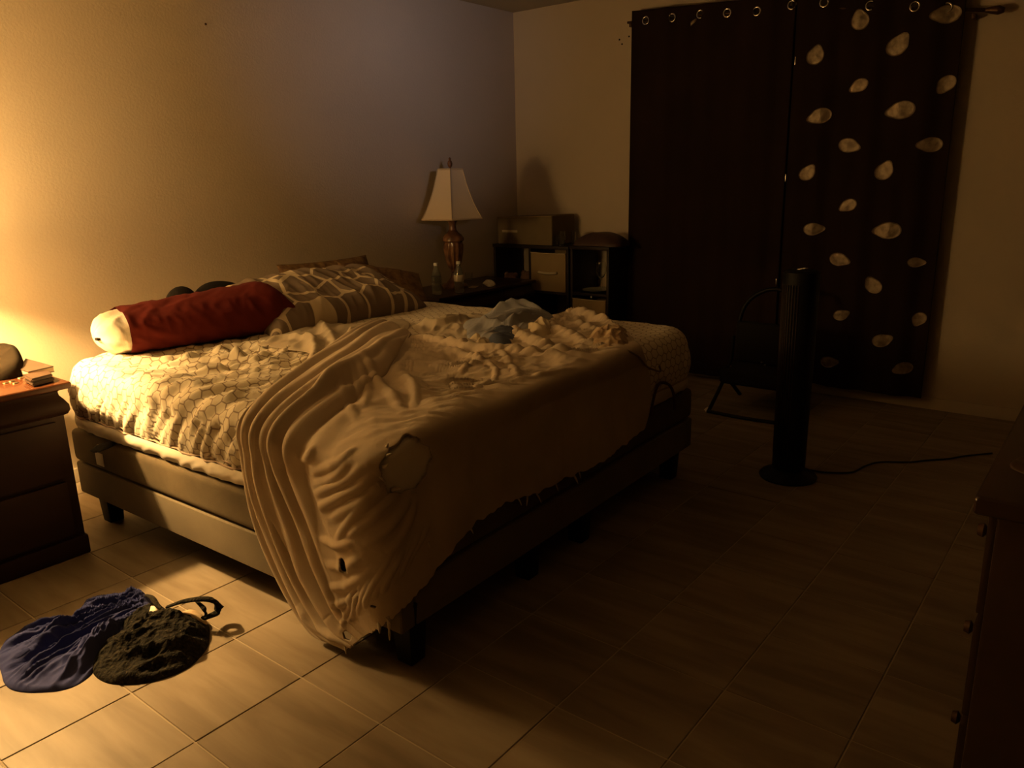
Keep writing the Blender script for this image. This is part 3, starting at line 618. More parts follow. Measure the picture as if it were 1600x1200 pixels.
def ring_pattern():
    mt = weave('ring_print', (.30, .235, .175)); nt = mt.node_tree; b = nt.nodes['Principled BSDF']; uv = nt.nodes.new('ShaderNodeUVMap')
    f = None
    for sc, thr, off in ((8.0, .058, 0), (8.0, None, 0)):
        mp = nt.nodes.new('ShaderNodeMapping'); mp.inputs['Scale'].default_value = (1.0, 1.0, 1); mp.inputs['Location'].default_value = (3, 5, 0); nt.links.new(uv.outputs[0], mp.inputs[0])
        vo = nt.nodes.new('ShaderNodeTexVoronoi'); vo.inputs['Scale'].default_value = sc; vo.inputs['Randomness'].default_value = .62
        nt.links.new(mp.outputs[0], vo.inputs['Vector'])
        if thr:
            vo.feature = 'DISTANCE_TO_EDGE'; k_ = mth(nt, 'LESS_THAN', vo.outputs['Distance'], thr)
        else:
            wn = vo.outputs['Distance']; a = mth(nt, 'SUBTRACT', wn, .30); a = mth(nt, 'ABSOLUTE', a); k_ = mth(nt, 'LESS_THAN', a, .045)
            sx = nt.nodes.new('ShaderNodeSeparateColor'); nt.links.new(vo.outputs['Color'], sx.inputs[0]); k_ = mth(nt, 'MULTIPLY', k_, mth(nt, 'LESS_THAN', sx.outputs[0], .28))
        f = k_ if f is None else mth(nt, 'MAXIMUM', f, k_)
    nt.links.new(mixc(nt, f, (.22, .17, .13), (.66, .56, .40)), b.inputs['Base Color']); return mt
M['rings'] = ring_pattern()
def place(o, loc, rot): o.location = [float(q) for q in loc]; o.rotation_euler = [math.radians(a) for a in rot]
pg = pillow('pillow', .60, .46, .14, M['gold_cloth'], 11); place(pg, (2.80, 3.48, .715), (68, 0, -3)); tag(pg, 'brown gold brocade pillow propped behind the patterned pillow', 'pillow')
pb = pillow('pillow', .50, .40, .12, M['gold_cloth'], 17); place(pb, (3.00, 3.28, .745), (36, 12, -22)); tag(pb, 'brown gold pillow partly seen at the right end behind the patterned pillow', 'pillow')
pp_ = pillow('pillow', .98, .50, .24, M['rings'], 5, wr=.022, nx=170, ny=120, pinch=4.5); place(pp_, (2.47, 3.15, .765), (19, 0, 1)); tag(pp_, 'grey brown pillow with cream interlaced ring print against the wall side', 'pillow')
# red bolster: white body pillow inside an open red case
def bolster():
    t = thing('bolster', 'long red cased body pillow with its white end sticking out toward the lit lamp', 'pillow', (0, 0, 0))
    a = np.array([1.375, 3.22, ZT+.088]); b = np.array([2.17, 3.09, ZT+.112]); ax = (b-a)/np.linalg.norm(b-a); sd_ = np.array([-ax[1], ax[0], 0]); up = np.cross(ax, sd_)
    up = up*np.sign(up[2]); n1, n2 = 130, 72
    def surf(name, s0, s1, off, mt, wr, sd2, cap):
        V = []
        s = np.linspace(s0, s1, n1); th = np.linspace(0, 2*PI, n2, endpoint=False)
        for si in s:
            r = 1.0
            if si < .08: r = math.sqrt(max(1-((.08-si)/.09)**2, 0))
            if si > .84: r = max(1-((si-.84)/.165)**2.6, .03)
            ry = (.125+.03*si)*(r if si < .5 else max(r, .8))+off; rz = (.082+.034*si)*r+off
            p = a+(b-a)*si; p = p+np.array([0, 0, .012*math.sin(si*PI)*0])
            for t_ in th:
                c_, s_ = math.cos(t_), math.sin(t_); c_ = math.copysign(abs(c_)**.85, c_); s_ = math.copysign(abs(s_)**.85, s_)
                V.append(p+sd_*ry*c_+up*rz*s_)
        V = np.array(V); ss = np.repeat(s, n2); tt = np.tile(th, n1)
        q = np.stack([ss*9+.8*np.sin(tt*2+sd2), np.cos(tt)*1.2, np.sin(tt)*1.2], 1)
        C0 = a+(b-a)*ss[:, None]; D = V-C0; D /= np.linalg.norm(D, axis=1)[:, None]+1e-9
        e = np.ones(len(V)); V = V+D*((ridged(q+sd2, 2)-.6)*wr*np.clip(1.3-ss, .35, 1))[:, None]
        V[:, 2] = np.maximum(V[:, 2], ZT+.004)
        F = []
        for i in range(n1-1): F += [(i*n2+k, i*n2+(k+1) % n2, (i+1)*n2+(k+1) % n2, (i+1)*n2+k) for k in range(n2)]
        if cap: F += [tuple(range(n2))[::-1]]
        F += [tuple((n1-1)*n2+k for k in range(n2))]
        return obj(name, V, F, mt, t)
    surf('inner_pillow', -.009, .16, 0, M['white'], .015, 9, True)
    p = GX(157, 529, 1.372); box('tag', 1.355, 1.385, p[1]-.012, p[1]+.012, p[2]-.006, p[2]+.004, M['darkfelt'], t, bev=.001)
    surf('red_case', .115, 1.0, .010, M['red'], .015, 9, False)
    return t
bolster()
lb = thing('travel_pillow', 'black padded neck pillow with two lobes lying behind the red bolster', 'pillow', (0, 0, 0))
for (x0, x1, nm) in ((1.80, 1.94, 'lobe'), (1.93, 2.24, 'lobe')):
    cx_, hw = (x0+x1)/2, (x1-x0)/2+.015
    V = []; nn_ = 36
    for i in range(25):
        f = -1+2*i/24; r = math.sqrt(max(1-f*f, 0))
        for k in range(nn_):
            th = 2*PI*k/nn_; V.append((cx_+hw*f, 3.43+.06*r*math.cos(th), ZT+.105+.105*max(r, .02)*math.sin(th)*(1-.25*(f if x0 > 1.9 else 0))))
    F = [(i*nn_+k, i*nn_+(k+1) % nn_, (i+1)*nn_+(k+1) % nn_, (i+1)*nn_+k) for i in range(24) for k in range(nn_)]
    obj(nm, V, F, M['black_cloth'], lb)
box('tag', 1.815, 1.835, 3.365, 3.37, .835, .862, M['white'], lb, bev=.001)
#END_PILLOWS

# ---------------------------------------------------------------- lamps
def lamp(name, label, loc, mats, lit):
    t = thing(name, label, 'lamp', loc)
    lathe('lamp_base', [(0, 0), (.085, 0), (.088, .012), (.080, .022), (.060, .030), (.045, .045), (.030, .065), (.022, .085), (.020, .10), (.026, .108), (.020, .116)], mats[0], t)
    bm = bmesh.new(); prof = [(.022, .116), (.034, .135), (.050, .18), (.060, .235), (.063, .28), (.060, .30), (.072, .31), (.072, .325), (.060, .345), (.036, .365), (.026, .378)]; seg = 48; rings = []
    for r, z_ in prof:
        rings.append([bm.verts.new(((r+(.004*math.cos(12*2*PI*k/seg) if .13 < z_ < .30 else 0))*math.cos(2*PI*k/seg), (r+(.004*math.cos(12*2*PI*k/seg) if .13 < z_ < .30 else 0))*math.sin(2*PI*k/seg), z_)) for k in range(seg)])
    for a, b in zip(rings, rings[1:]):
        for k in range(seg): bm.faces.new((a[k], a[(k+1) % seg], b[(k+1) % seg], b[k]))
    from_bm('vase', bm, mats[1], t, True, 50)
    lathe('neck', [(.026, .378), (.024, .39), (.022, .41), (.028, .43), (.042, .45), (.046, .455), (.012, .46), (.012, .50), (0, .50)], mats[0], t)
    tube('harp', [(.012, 0, .50), (.05, 0, .56), (.055, 0, .66), (.02, 0, .745), (0, 0, .755)], .0022, M['metal_d'], t, n=20); tube('harp', [(-.012, 0, .50), (-.05, 0, .56), (-.055, 0, .66), (-.02, 0, .745), (0, 0, .755)], .0022, M['metal_d'], t, n=20)
    # hexagonal bell shade of cloth panels
    zb, zt, R0, R1 = .455, .765, .222, .092
    def rad(s): return R1+(R0-R1)*(.62*s+.38*s**2.6)
    n_s = 14
    sm_ = M['shade']
    if lit:
        sm_ = mat('lit_shade_cloth', (.66, .55, .38), .85); b = sm_.node_tree.nodes['Principled BSDF']; b.inputs['Emission Color'].default_value = (*WARM, 1); b.inputs['Emission Strength'].default_value = SHADE_E
    for k in range(6):
        V = []; a0, a1 = 2*PI*k/6, 2*PI*(k+1)/6
        for off in (0, -.003):
            for i in range(n_s+1):
                s = i/n_s; r = rad(s)+off; z_ = zt+(zb-zt)*s
                for j in range(5):
                    f = j/4; p = np.array([math.cos(a0), math.sin(a0)])*(1-f)+np.array([math.cos(a1), math.sin(a1)])*f; r2 = r*(1-.03*math.sin(PI*f)); V.append((p[0]*r2, p[1]*r2, z_))
        F0 = grid_faces(n_s+1, 5); F = [tuple(q) for q in F0]+[tuple(q[::-1]+(n_s+1)*5) for q in F0]
        o = obj('shade_panel', V, F, sm_, t)
        tube('shade_seam', [(math.cos(a0)*(rad(s)+.001), math.sin(a0)*(rad(s)+.001), zt+(zb-zt)*s) for s in np.linspace(0, 1, 6)], .0028, M['trim'], t, n=16, seg=6)
    for (zz, rr_) in ((zb, rad(1)), (zt, rad(0))):
        pts = [(math.cos(2*PI*k/6)*rr_, math.sin(2*PI*k/6)*rr_, zz) for k in range(7)]
        V = []
        o = tube('shade_trim', np.array(pts), .004, M['trim'], t, n=7, seg=6) if False else None
        bm = bmesh.new()
        for q in range(6):
            a, b = np.array(pts[q]), np.array(pts[q+1]); L_ = np.linalg.norm(b-a); ang = math.atan2(b[1]-a[1], b[0]-a[0]); c_ = (a+b)/2
            bx(bm, -L_/2-.002, L_/2+.002, -.003, .003, -.005, .005, .0015, 1, Matrix.Translation(Vector(c_)) @ Matrix.Rotation(ang, 4, 'Z'))
        from_bm('shade_trim', bm, M['trim'], t, True)
    lathe('finial', [(.004, .75), (.010, .768), (.006, .776), (.014, .785), (.017, .80), (.013, .815), (.006, .822), (.009, .83), (.004, .838), (0, .84)], mats[0], t, seg=20)
    if lit:
        bm_ = mat('lit_bulb', (1, .9, .7), .5); b = bm_.node_tree.nodes['Principled BSDF']; b.inputs['Emission Color'].default_value = (*WARM, 1); b.inputs['Emission Strength'].default_value = 3
        lathe('bulb', [(.012, .50), (.014, .53), (.020, .545), (.0, .548)], bm_, t, seg=20)
    return t
lit = lamp('table_lamp', 'lit bronze table lamp with bell shade standing on the left nightstand', (LAMP[0], LAMP[1], .672), (M['bronze'], M['marble']), True)
lit.rotation_euler = (0, 0, .3); lit.scale = (1.08, 1.08, 1.06)
rl = lamp('table_lamp', 'unlit table lamp with cream bell shade and bronze urn base on the far nightstand', (3.875, 3.56, .642), (M['bronze'], M['marble']), False)
rl.rotation_euler = (0, 0, math.radians(-18)); rl.scale = (1.0, 1.0, 1.0)

# ---------------------------------------------------------------- left nightstand
def nightstand(name, label, x0, x1, y0, y1, h, mt, top_over=.03, mb=None):
    mb = mb or mt
    t = thing(name, label, 'nightstand', ((x0+x1)/2, y0, 0)); cx = (x0+x1)/2; ox, oy = -cx, -y0
    W_, D = x1-x0, y1-y0
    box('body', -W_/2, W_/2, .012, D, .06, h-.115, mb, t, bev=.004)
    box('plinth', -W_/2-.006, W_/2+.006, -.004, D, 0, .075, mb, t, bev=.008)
    # ogee frieze under the top
    prof = [(.0, h-.125), (.010, h-.120), (.018, h-.105), (.017, h-.085), (.006, h-.065), (-.004, h-.050), (-.006, h-.036), (.004, h-.026), (.012, h-.024)]
    bm = bmesh.new(); rings = []
    for o_, z_ in prof: rings.append([bm.verts.new(q) for q in ((-W_/2-o_, .012-o_, z_), (W_/2+o_, .012-o_, z_), (W_/2+o_, D, z_), (-W_/2-o_, D, z_))])
    for a, b in zip(rings, rings[1:]):
        for k in range(4): bm.faces.new((a[k], a[(k+1) % 4], b[(k+1) % 4], b[k]))
    bm.faces.new(rings[0][::-1]); bm.faces.new(rings[-1])
    from_bm('ogee_drawer_front', bm, mb, t, True, 50)
    box('top', -W_/2-top_over, W_/2+top_over, -top_over+.005, D, h-.024, h, mt, t, bev=.008, seg=3)
    for z0, z1 in ((.09, .30), (.315, h-.14)):
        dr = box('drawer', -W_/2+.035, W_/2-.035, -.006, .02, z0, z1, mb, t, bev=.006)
    return t
nightstand('nightstand', 'reddish brown wooden nightstand with moulded top at the left edge, full of small things', .50, 1.125, 2.985, 3.45, .672, M['redwood'], mb=M['redwood_shaded'])
nightstand('nightstand', 'dark wooden nightstand in the far corner beside the shelf, holding the unlit lamp', 3.48, 4.44, 3.33, 3.78, .642, M['darkwood'], .02)
ZN = .674
# things on it
ca = heap('cap', L([(-40, 575), (-10, 556), (18, 552), (34, 560), (38, 572), (30, 582), (0, 588), (-35, 588)], ZN+.015), ZN, .078, M['darkfelt'], seed=3, nr=40, na=110, wob=.02, ridges=[(.4, 7, 2, .012)], pw=7); tag(ca, 'dark grey felt cap lying on the left nightstand', 'cap')
def slabq(name, quad, z0, z1, mt, parent=None, bev=.002):
    bm = bmesh.new(); vs = [bm.verts.new((p[0], p[1], z)) for z in (z0, z1) for p in quad]
    bm.faces.new(vs[:4][::-1]); bm.faces.new(vs[4:])
    for k in range(4): bm.faces.new((vs[k], vs[(k+1) % 4], vs[4+(k+1) % 4], vs[4+k]))
    bmesh.ops.recalc_face_normals(bm, faces=bm.faces[:]); bmesh.ops.bevel(bm, geom=bm.edges[:], offset=bev, segments=2, affect='EDGES'); return from_bm(name, bm, mt, parent, True)
bk = thing('book', 'thin brown hardcover book lying behind the wallet on the left nightstand', 'book', (0, 0, 0))
qd = [GZ(24, 577, ZN+.022), GZ(40, 579, ZN+.022), GZ(84, 571, ZN+.022), GZ(38, 560, ZN+.022)]
qd = [GZ(28, 576, ZN+.022), GZ(44, 581, ZN+.022), GZ(84, 572, ZN+.022), GZ(40, 560, ZN+.022)]
slabq('pages', [p*.98+np.mean(qd, 0)*.02 for p in qd], ZN+.003, ZN+.019, M['paper'], bk, .001); slabq('cover', qd, ZN+.019, ZN+.0225, M['book'], bk, .001); slabq('cover', qd, ZN, ZN+.003, M['book'], bk, .001)
wa = thing('wallet', 'folded brown leather wallet at the front corner of the left nightstand', 'wallet', (0, 0, 0))
qd = [GZ(34, 584, ZN+.03), GZ(48, 592, ZN+.03), GZ(82, 583, ZN+.03), GZ(76, 577, ZN+.03)]
qd = [np.array([*p[:2], 0]) for p in qd]; slabq('lower_flap', [p+np.array([.002, -.003, 0]) for p in qd], ZN, ZN+.014, M['leather'], wa, .004); slabq('upper_flap', qd, ZN+.014, ZN+.028, M['leather'], wa, .005)
lt = thing('lighter', 'red plastic lighter lying at the left end of the nightstand top', 'lighter', (0, 0, 0))
tube('lighter_body', [GZ(-8, 589, ZN+.009), GZ(6, 588, ZN+.009), GZ(19, 585, ZN+.009)], .008, M['redplastic'], lt); tube('lighter_head', [GZ(19, 585, ZN+.009), GZ(24, 584, ZN+.009)], .0075, M['metal_d'], lt)
for i, (px, py, wh) in enumerate(((27, 584, 'touching the lighter head'), (18, 595, 'in the middle'), (32, 590, 'nearest the wallet'), (9, 598, 'leftmost'), (24, 598, 'nearest the front edge'))):
    o = lathe('coin', [(0, 0), (.010, 0), (.0108, .0008), (.010, .0018), (0, .0018)], M['coin'], seg=24); p = GZ(px, py, ZN); o.location = (p[0], p[1], ZN-.002+.001); o.rotation_euler = (0, 0, i)
    tag(o, 'small coin on the left nightstand, '+wh, 'coin', 'coins on the left nightstand')

# ---------------------------------------------------------------- things on the far nightstand
ZR = .642
def bottle(label, px, py, kind):
    p = GZ(px, py, ZR); t = thing('water_bottle', label, 'bottle', (p[0], p[1], ZR+.001))
    lathe('bottle_body', [(0, 0), (.028, 0), (.031, .006), (.030, .03), (.031, .05), (.029, .06), (.031, .07), (.031, .11), (.028, .13), (.018, .155), (.012, .17), (.012, .18), (.0105, .18), (.0105, .17), (.0165, .154), (.0265, .129), (.0295, .109), (.0295, .006), (0, .003)], M['pet'], t, seg=28)
    lathe('cap', [(0, .197), (.0135, .197), (.014, .195), (.014, .18), (.0125, .179)], M['water'], t, seg=24)
    lathe('bottle_label', [(.0314, .072), (.0318, .073), (.0318, .112), (.0314, .113)], M['label_'] if kind else M['pet'], t, seg=28)
bottle('clear water bottle with white cap left of the lamp base', 683, 460, 0)
bottle('clear water bottle with a cream label right of the lamp base', 718, 457, 1)
p = GZ(733, 437, ZR); gl = thing('tumbler', 'small clear glass standing right of the labelled bottle', 'glass', (p[0], p[1], ZR))
lathe('glass_wall', [(0, .001), (.022, .001), (.027, .05), (.0255, .05), (.021, .006), (0, .006)], M['glass'], gl, seg=28)
ts = heap('tissue', L([(754, 441), (760, 436), (770, 438), (774, 443), (764, 446)], ZR+.01), ZR+.001, .022, M['white'], ridges=[(.3, 40, 1, .01)], seed=3, nr=14, na=40); tag(ts, 'crumpled white tissue on the far nightstand top', 'tissue')
pa_ = slabq('paper_scrap', [GZ(732, 450, ZR), GZ(742, 451, ZR), GZ(748, 448, ZR), GZ(738, 447, ZR)], ZR+.001, ZR+.003, M['paper'], bev=.0005); tag(pa_, 'flat paper scrap at the front of the far nightstand', 'paper')

# ---------------------------------------------------------------- cube shelves
XS0, XS1 = 4.52, 4.845
def cube_shelf(label, y0, y1, cols, zs):
    t = thing('cube_shelf', label, 'shelf', (XS0, (y0+y1)/2, 0)); oy = -(y0+y1)/2
    D = XS1-XS0; a, b = y0+oy, y1+oy; w_ = .018
    box('side_panel', 0, D, a, a+w_, 0, zs[-1]-.02, M['blackwood'], t, bev=.001); box('side_panel', 0, D, b-w_, b, 0, zs[-1]-.02, M['blackwood'], t, bev=.001)
    box('top_board', -.006, D, a-.004, b+.004, zs[-1]-.02, zs[-1]+.002, M['blackwood'], t, bev=.002)
    for z_ in zs[:-1]: box('shelf_board', 0, D, a+w_, b-w_, z_-.009, z_+.009, M['blackwood'], t, bev=.001)
    for k in range(1, cols):
        yy = a+(b-a)*k/cols; box('divider', 0, D, yy-w_/2, yy+w_/2, .0, zs[-1]-.02, M['blackwood'], t, bev=.001)
    return t
cube_shelf('black brown cube shelf of two columns in the far corner, a tan bin in it', 3.08, 3.75, 2, (.02, .275, .545, .872))
cube_shelf('narrow black brown cube shelf beside the curtain, wine glass in its open cell', 2.755, 3.065, 1, (.02, .255, .555, .880))
def fabric_bin(label, y0, y1, z0, z1, mt, x0=XS0-.004, x1=XS1-.03, handle=True, rz=0):
    t = thing('storage_bin', label, 'bin', (x0, (y0+y1)/2, z0), rz); w_ = (y1-y0)/2; D = x1-x0; h = z1-z0; e = .006
    box('front_panel', 0, e, -w_, w_, 0, h, mt, t, bev=.002); box('back_panel', D-e, D, -w_, w_, 0, h, mt, t, bev=.002); box('side_panel', e, D-e, -w_, -w_+e, 0, h, mt, t, bev=.002); box('side_panel', e, D-e, w_-e, w_, 0, h, mt, t, bev=.002); box('bottom_panel', e, D-e, -w_+e, w_-e, 0, e, mt, t, bev=.001)
    tube('rim_binding', [(-.001, -w_, h), (-.001, 0, h-.004), (-.001, w_, h)], .003, M['strip'], t, n=12, seg=6)
    if handle: tube('handle', [(-.002, -w_*.5, h*.5), (-.012, -w_*.45, h*.49), (-.014, 0, h*.475), (-.012, w_*.45, h*.49), (-.002, w_*.5, h*.5)], .010, M['strip'], t, n=24, seg=8, flat=1)
    return t
fabric_bin('tan fabric storage bin in the upper right cell of the corner cube shelf', 3.102, 3.402, .556, .826, M['binfab'])
fabric_bin('tan fabric storage bin in the cell under the wine glass', 2.776, 3.044, .266, .522, M['binfab'])
bb = thing('storage_bin', 'large olive brown fabric box standing on top of the corner cube shelf', 'bin', (XS0+.01, 3.47, .875))
bm = bmesh.new(); bx(bm, 0, .29, -.245, .245, 0, .20, .012, 3)
for v_ in bm.verts:
    if v_.co.z > .1: v_.co.z += -.02*(v_.co.y)+.004*math.sin(v_.co.y*20)
from_bm('box_body', bm, M['bingrey'], bb, True); 
tube('rim_binding', [(-.002, -.24, .203), (-.002, 0, .196), (-.002, .24, .192)], .004, M['binfab'], bb, n=12, seg=6)
box('tape_strip', -.003, 0, .06, .20, .085, .102, M['strip'], bb, bev=.001)
bg = heap('bag', [(4.53, 3.045), (4.53, 2.88), (4.54, 2.72), (4.62, 2.69), (4.74, 2.72), (4.8, 2.87), (4.75, 3.03), (4.63, 3.07)], .884, .105, M['leather'], ridges=[(1.5, 6, 3, .012)], seed=12, nr=36, na=120, pw=2.0, wob=.02)
tag(bg, 'brown soft domed bag lying on the narrow shelf by the curtain', 'bag')
# glasses and jar on the shelf top
for (px, py, h, r, lab) in ((868, 382, .07, .019, 'small clear jar right of the olive fabric box'), (877, 382, .10, .024, 'clear stemless glass between the olive box and the brown bag')):
    p = GX(px, py, 4.56); t = thing('drinking_glass', lab, 'glass', (4.57, p[1], .884 if p[1] < 3.07 else .876))
    lathe('glass_wall', [(0, .001), (r*.8, .001), (r, h*.4), (r*.85, h), (r*.78, h), (r*.92, h*.4), (r*.74, .006), (0, .006)], M['glass'], t, seg=28)
pj = GX(889, 382, 4.60); t = thing('candle_jar', 'slim pale glass jar just left of the brown bag', 'jar', (4.66, pj[1], .882)); lathe('jar_wall', [(0, .001), (.016, .001), (.017, .09), (.015, .09), (.014, .004), (0, .004)], M['glass'], t, seg=24)
# wine glass on a plate
p = GX(932, 456, 4.58); pl_ = thing('plate', 'pale plate in the open cell under the wine glass', 'plate', (4.62, 2.91, .566)); lathe('plate_disc', [(0, 0), (.05, 0), (.06, .004), (.10, .014), (.102, .016), (.06, .008), (0, .005)], mat('plate_glaze', (.4, .42, .36), .25), pl_, seg=48)
wg = thing('wine_glass', 'stemmed wine glass standing on the plate in the open shelf cell', 'glass', (4.60, 2.865, .572)); lathe('foot', [(0, 0), (.032, 0), (.032, .002), (.006, .005), (.004, .012)], M['glass'], wg, seg=32)
lathe('stem', [(.004, .012), (.0035, .05), (.004, .085), (.010, .092)], M['glass'], wg, seg=16); lathe('bowl', [(.004, .088), (.022, .10), (.036, .13), (.038, .16), (.032, .20), (.0305, .20), (.036, .16), (.034, .132), (.020, .103), (0, .093)], M['glass'], wg, seg=36)
o = lathe('button', [(0, 0), (.006, 0), (.007, .003), (0, .005)], M['white'], seg=14); p = GX(924, 464, XS0-.002); o.location = p; o.rotation_euler = (0, -PI/2, 0); tag(o, 'small white cover cap stuck on the shelf board under the plate', 'cap')
# soft toys in the left cell
def ball_toy(label, y, z_, r, mt, x_=4.66):
    t = thing('soft_toy', label, 'toy', (x_, y, z_))
    bm = bmesh.new(); bmesh.ops.create_icosphere(bm, subdivisions=3, radius=r)
    for v_ in bm.verts: v_.co *= 1+.06*math.sin(v_.co.x*90)*math.cos(v_.co.y*70); v_.co.z = v_.co.z*.9+r*.9
    from_bm('body', bm, mt, t, True, 180)
    for s in (-1, 1):
        bm = bmesh.new(); bmesh.ops.create_icosphere(bm, subdivisions=2, radius=r*.35, matrix=Matrix.Translation((0, s*r*.7, r*1.55))); from_bm('ear', bm, mt, t, True, 180)
ball_toy('brown plush toy in the open left cell of the corner shelf', 3.50, .556, .066, M['toy'], 4.62); ball_toy('smaller pinkish plush toy at the left of the brown one in the shelf', 3.635, .556, .058, M['toy'], 4.58)
ball_toy('small grey plush toy squeezed beside the tan bin', 3.438, .556, .022, weave('grey_plush', (.2, .19, .2)), 4.57)

# ---------------------------------------------------------------- curtains
XC = 4.785
def fold_x(y, z_, k): return XC+(.010*np.sin(y*22+k)+.006*np.sin(y*47+2*k)+.008*np.sin(y*9+z_*.4))*(.6+.4*(2.3-z_)/2.3)
def rod_z(y): return np.interp(y, [.70, .86, 1.6, 2.8], [2.090, 2.112, 2.240, 2.300])
def curtain(name, label, y0, y1, zb, k, rings, grp=None, lean=0):
    ny, nz = 190, 190; Y, T2 = np.meshgrid(np.linspace(y0, y1, ny), np.linspace(0, 1, nz), indexing='ij')
    Z = zb(Y)+(rod_z(Y)+.062-zb(Y))*T2; Yl = Y+lean*(1-T2)*(Y < (y0+y1)/2)*((y1-Y)/(y1-y0)*2-1)
    A_ = np.stack([fold_x(Yl, Z, k), Yl, Z], -1); c = (A_[:-1, :-1]+A_[1:, 1:])/2
    keep = np.ones(c.shape[:2], bool)
    for (ry, rz_) in rings: keep &= np.hypot(c[..., 1]-ry, c[..., 2]-rz_) > .019
    t = thing(name, label, 'curtain', (XC, (y0+y1)/2, 0)); V = A_.reshape(-1, 3)-np.array([XC, (y0+y1)/2, 0])
    obj('cloth', V, grid_faces(ny, nz, keep), M['curtain'], t, solid=.003)
    for (ry, rz_) in rings:
        bm = bmesh.new(); R_, r_ = .0225, .005; seg, s2 = 28, 8; vs = [[bm.verts.new((r_*math.sin(2*PI*j/s2)*.8, (R_+r_*math.cos(2*PI*j/s2))*math.cos(2*PI*i/seg), (R_+r_*math.cos(2*PI*j/s2))*math.sin(2*PI*i/seg))) for j in range(s2)] for i in range(seg)]
        for i in range(seg):
            for j in range(s2): bm.faces.new((vs[i][j], vs[(i+1) % seg][j], vs[(i+1) % seg][(j+1) % s2], vs[i][(j+1) % s2]))
        o = from_bm('grommet', bm, M['steel'], t, True, 180); o.location = (float(fold_x(ry, rz_, k))-XC-.001, ry-(y0+y1)/2, rz_)
    return t
gr = [tuple(GX(px, py, XC)[1:]) for px, py in ((1009, 32), (1051, 28), (1094, 22), (1136, 20), (1183, 18), (1238, 8))]
cL = curtain('curtain', 'plain dark brown curtain panel hanging left, steel rings along its top', 1.70, 2.755, lambda Y: .035+.0*Y, .0, gr)
gr2 = [tuple(GX(px, py, XC)[1:]) for px, py in ((1288, 4),)]+[(1.30, 2.19), (1.08, 2.155), (.93, 2.13)]
cR = curtain('curtain', 'dark brown curtain panel hanging right, scattered with pale leaf shapes', .845, 1.725, lambda Y: .075+.0*Y, 1.3, gr2)
LEAVES = [(1274, 88, 28, 80), (1402, 72, 32, 60), (1344, 133, 24, 215), (1282, 181, 30, 200), (1410, 172, 34, 190), (1325, 227, 28, 340), (1381, 268, 29, 70), (1261, 271, 26, 60), (1327, 320, 24, 215), (1269, 358, 26, 5), (1389, 360, 34, 185), (1310, 405, 27, 345),
          (1365, 447, 27, 120), (1314, 492, 22, 30), (1344, 33, 28, 100), (1481, 22, 32, 180), (1479, 130, 26, 240), (1455, 226, 28, 180), (1294, 565, 24, 10), (1377, 532, 26, 30), (1412, 575, 24, 210), (1436, 498, 22, 250), (1340, 350-345+0, 0, 0), (1430, 410, 20, 0)]
for (px, py, wpx, an) in LEAVES:
    if not wpx: continue
    p = GX(px, py, XC); a = math.radians(an); r = wpx/CP[0]*np.linalg.norm(p-EYE)*.40
    V = []; F = []; nr_, na_2 = 5, 30
    for side in (0, 1):
        for i in range(nr_+1):
            for j in range(na_2):
                th = 2*PI*j/na_2; rad_ = r*(i/nr_)*(1+.38*max(math.cos(th), 0)**9); lx_, lz_ = rad_*math.cos(th), rad_*.86*math.sin(th)
                yy = p[1]-(lx_*math.cos(a)-lz_*math.sin(a))/.82*1.0; zz = p[2]+lx_*math.sin(a)+lz_*math.cos(a)
                if yy < .848: yy = .848
                V.append((float(fold_x(yy, zz, 1.3))-.0035-(.002*(1-(i/nr_)**2) if side == 0 else -.0025)-XC, yy-(.845+1.725)/2, zz))
    n1_ = (nr_+1)*na_2
    for i in range(nr_):
        for j in range(na_2):
            q = (i*na_2+j, (i+1)*na_2+j, (i+1)*na_2+(j+1) % na_2, i*na_2+(j+1) % na_2); F.append(q); F.append(tuple(k_+n1_ for k_ in q[::-1]))
    F += [(nr_*na_2+j, nr_*na_2+(j+1) % na_2, n1_+nr_*na_2+(j+1) % na_2, n1_+nr_*na_2+j) for j in range(na_2)]
    obj('leaf_patch', V, F, M['leaf'], cR)
p = GX(1081, 36, XC); V = [(float(fold_x(p[1], p[2], 0))-.0045-XC, p[1]-(1.70+2.755)/2, p[2])]
for side in (0, .003):
    for j in range(24):
        th = 2*PI*j/24; rr_ = .034*(1+.4*max(math.cos(th), 0)**7); V.append((V[0][0]+side*1.0, V[0][1]+rr_*math.cos(th+.6)*.9, V[0][2]+rr_*.6*math.sin(th)-rr_*.25*math.cos(th)))
F = [(0, 1+j, 1+(j+1) % 24) for j in range(24)]+[(1+j, 25+j, 25+(j+1) % 24, 1+(j+1) % 24) for j in range(24)]+[tuple(25+j for j in range(24))[::-1]]
obj('leaf_patch', V, F, M['leaf'], cL)
for z_ in ((95, 1243, 'highest'), (278, 1228, 'middle'), (441, 1213, 'lowest')):
    p = GX(z_[1], z_[0], XC-.02); o = box('safety_pin', -.002, .002, -.0025, .0025, -.022, .022, M['steel'], bev=.0015); o.location = (float(fold_x(p[1], p[2], 0))-.018, p[1], p[2]); tag(o, z_[2]+' of three small steel pins closing the gap between the curtain panels', 'pin', 'pins between the curtain panels')
rd = thing('curtain_rod', 'sagging bronze curtain rod above the dark curtains', 'curtain rod', (0, 0, 0))
tube('rod_tube', [(XC+.02, 2.80, 2.300), (XC+.02, 1.62, 2.238)], .0085, M['rod'], rd, n=2); tube('rod_tube', [(XC+.02, 1.70, 2.236), (XC+.02, .76, 2.098)], .0105, M['rod'], rd, n=2)
pe = GX(1500, 14, XC); tube('finial', [(XC+.02, .76, 2.098), (XC+.02, .73, 2.094), (XC+.02, .70, 2.09), (XC+.02, .675, 2.087)], [.010, .018, .022, .012], M['rod'], rd, n=16, seg=14)
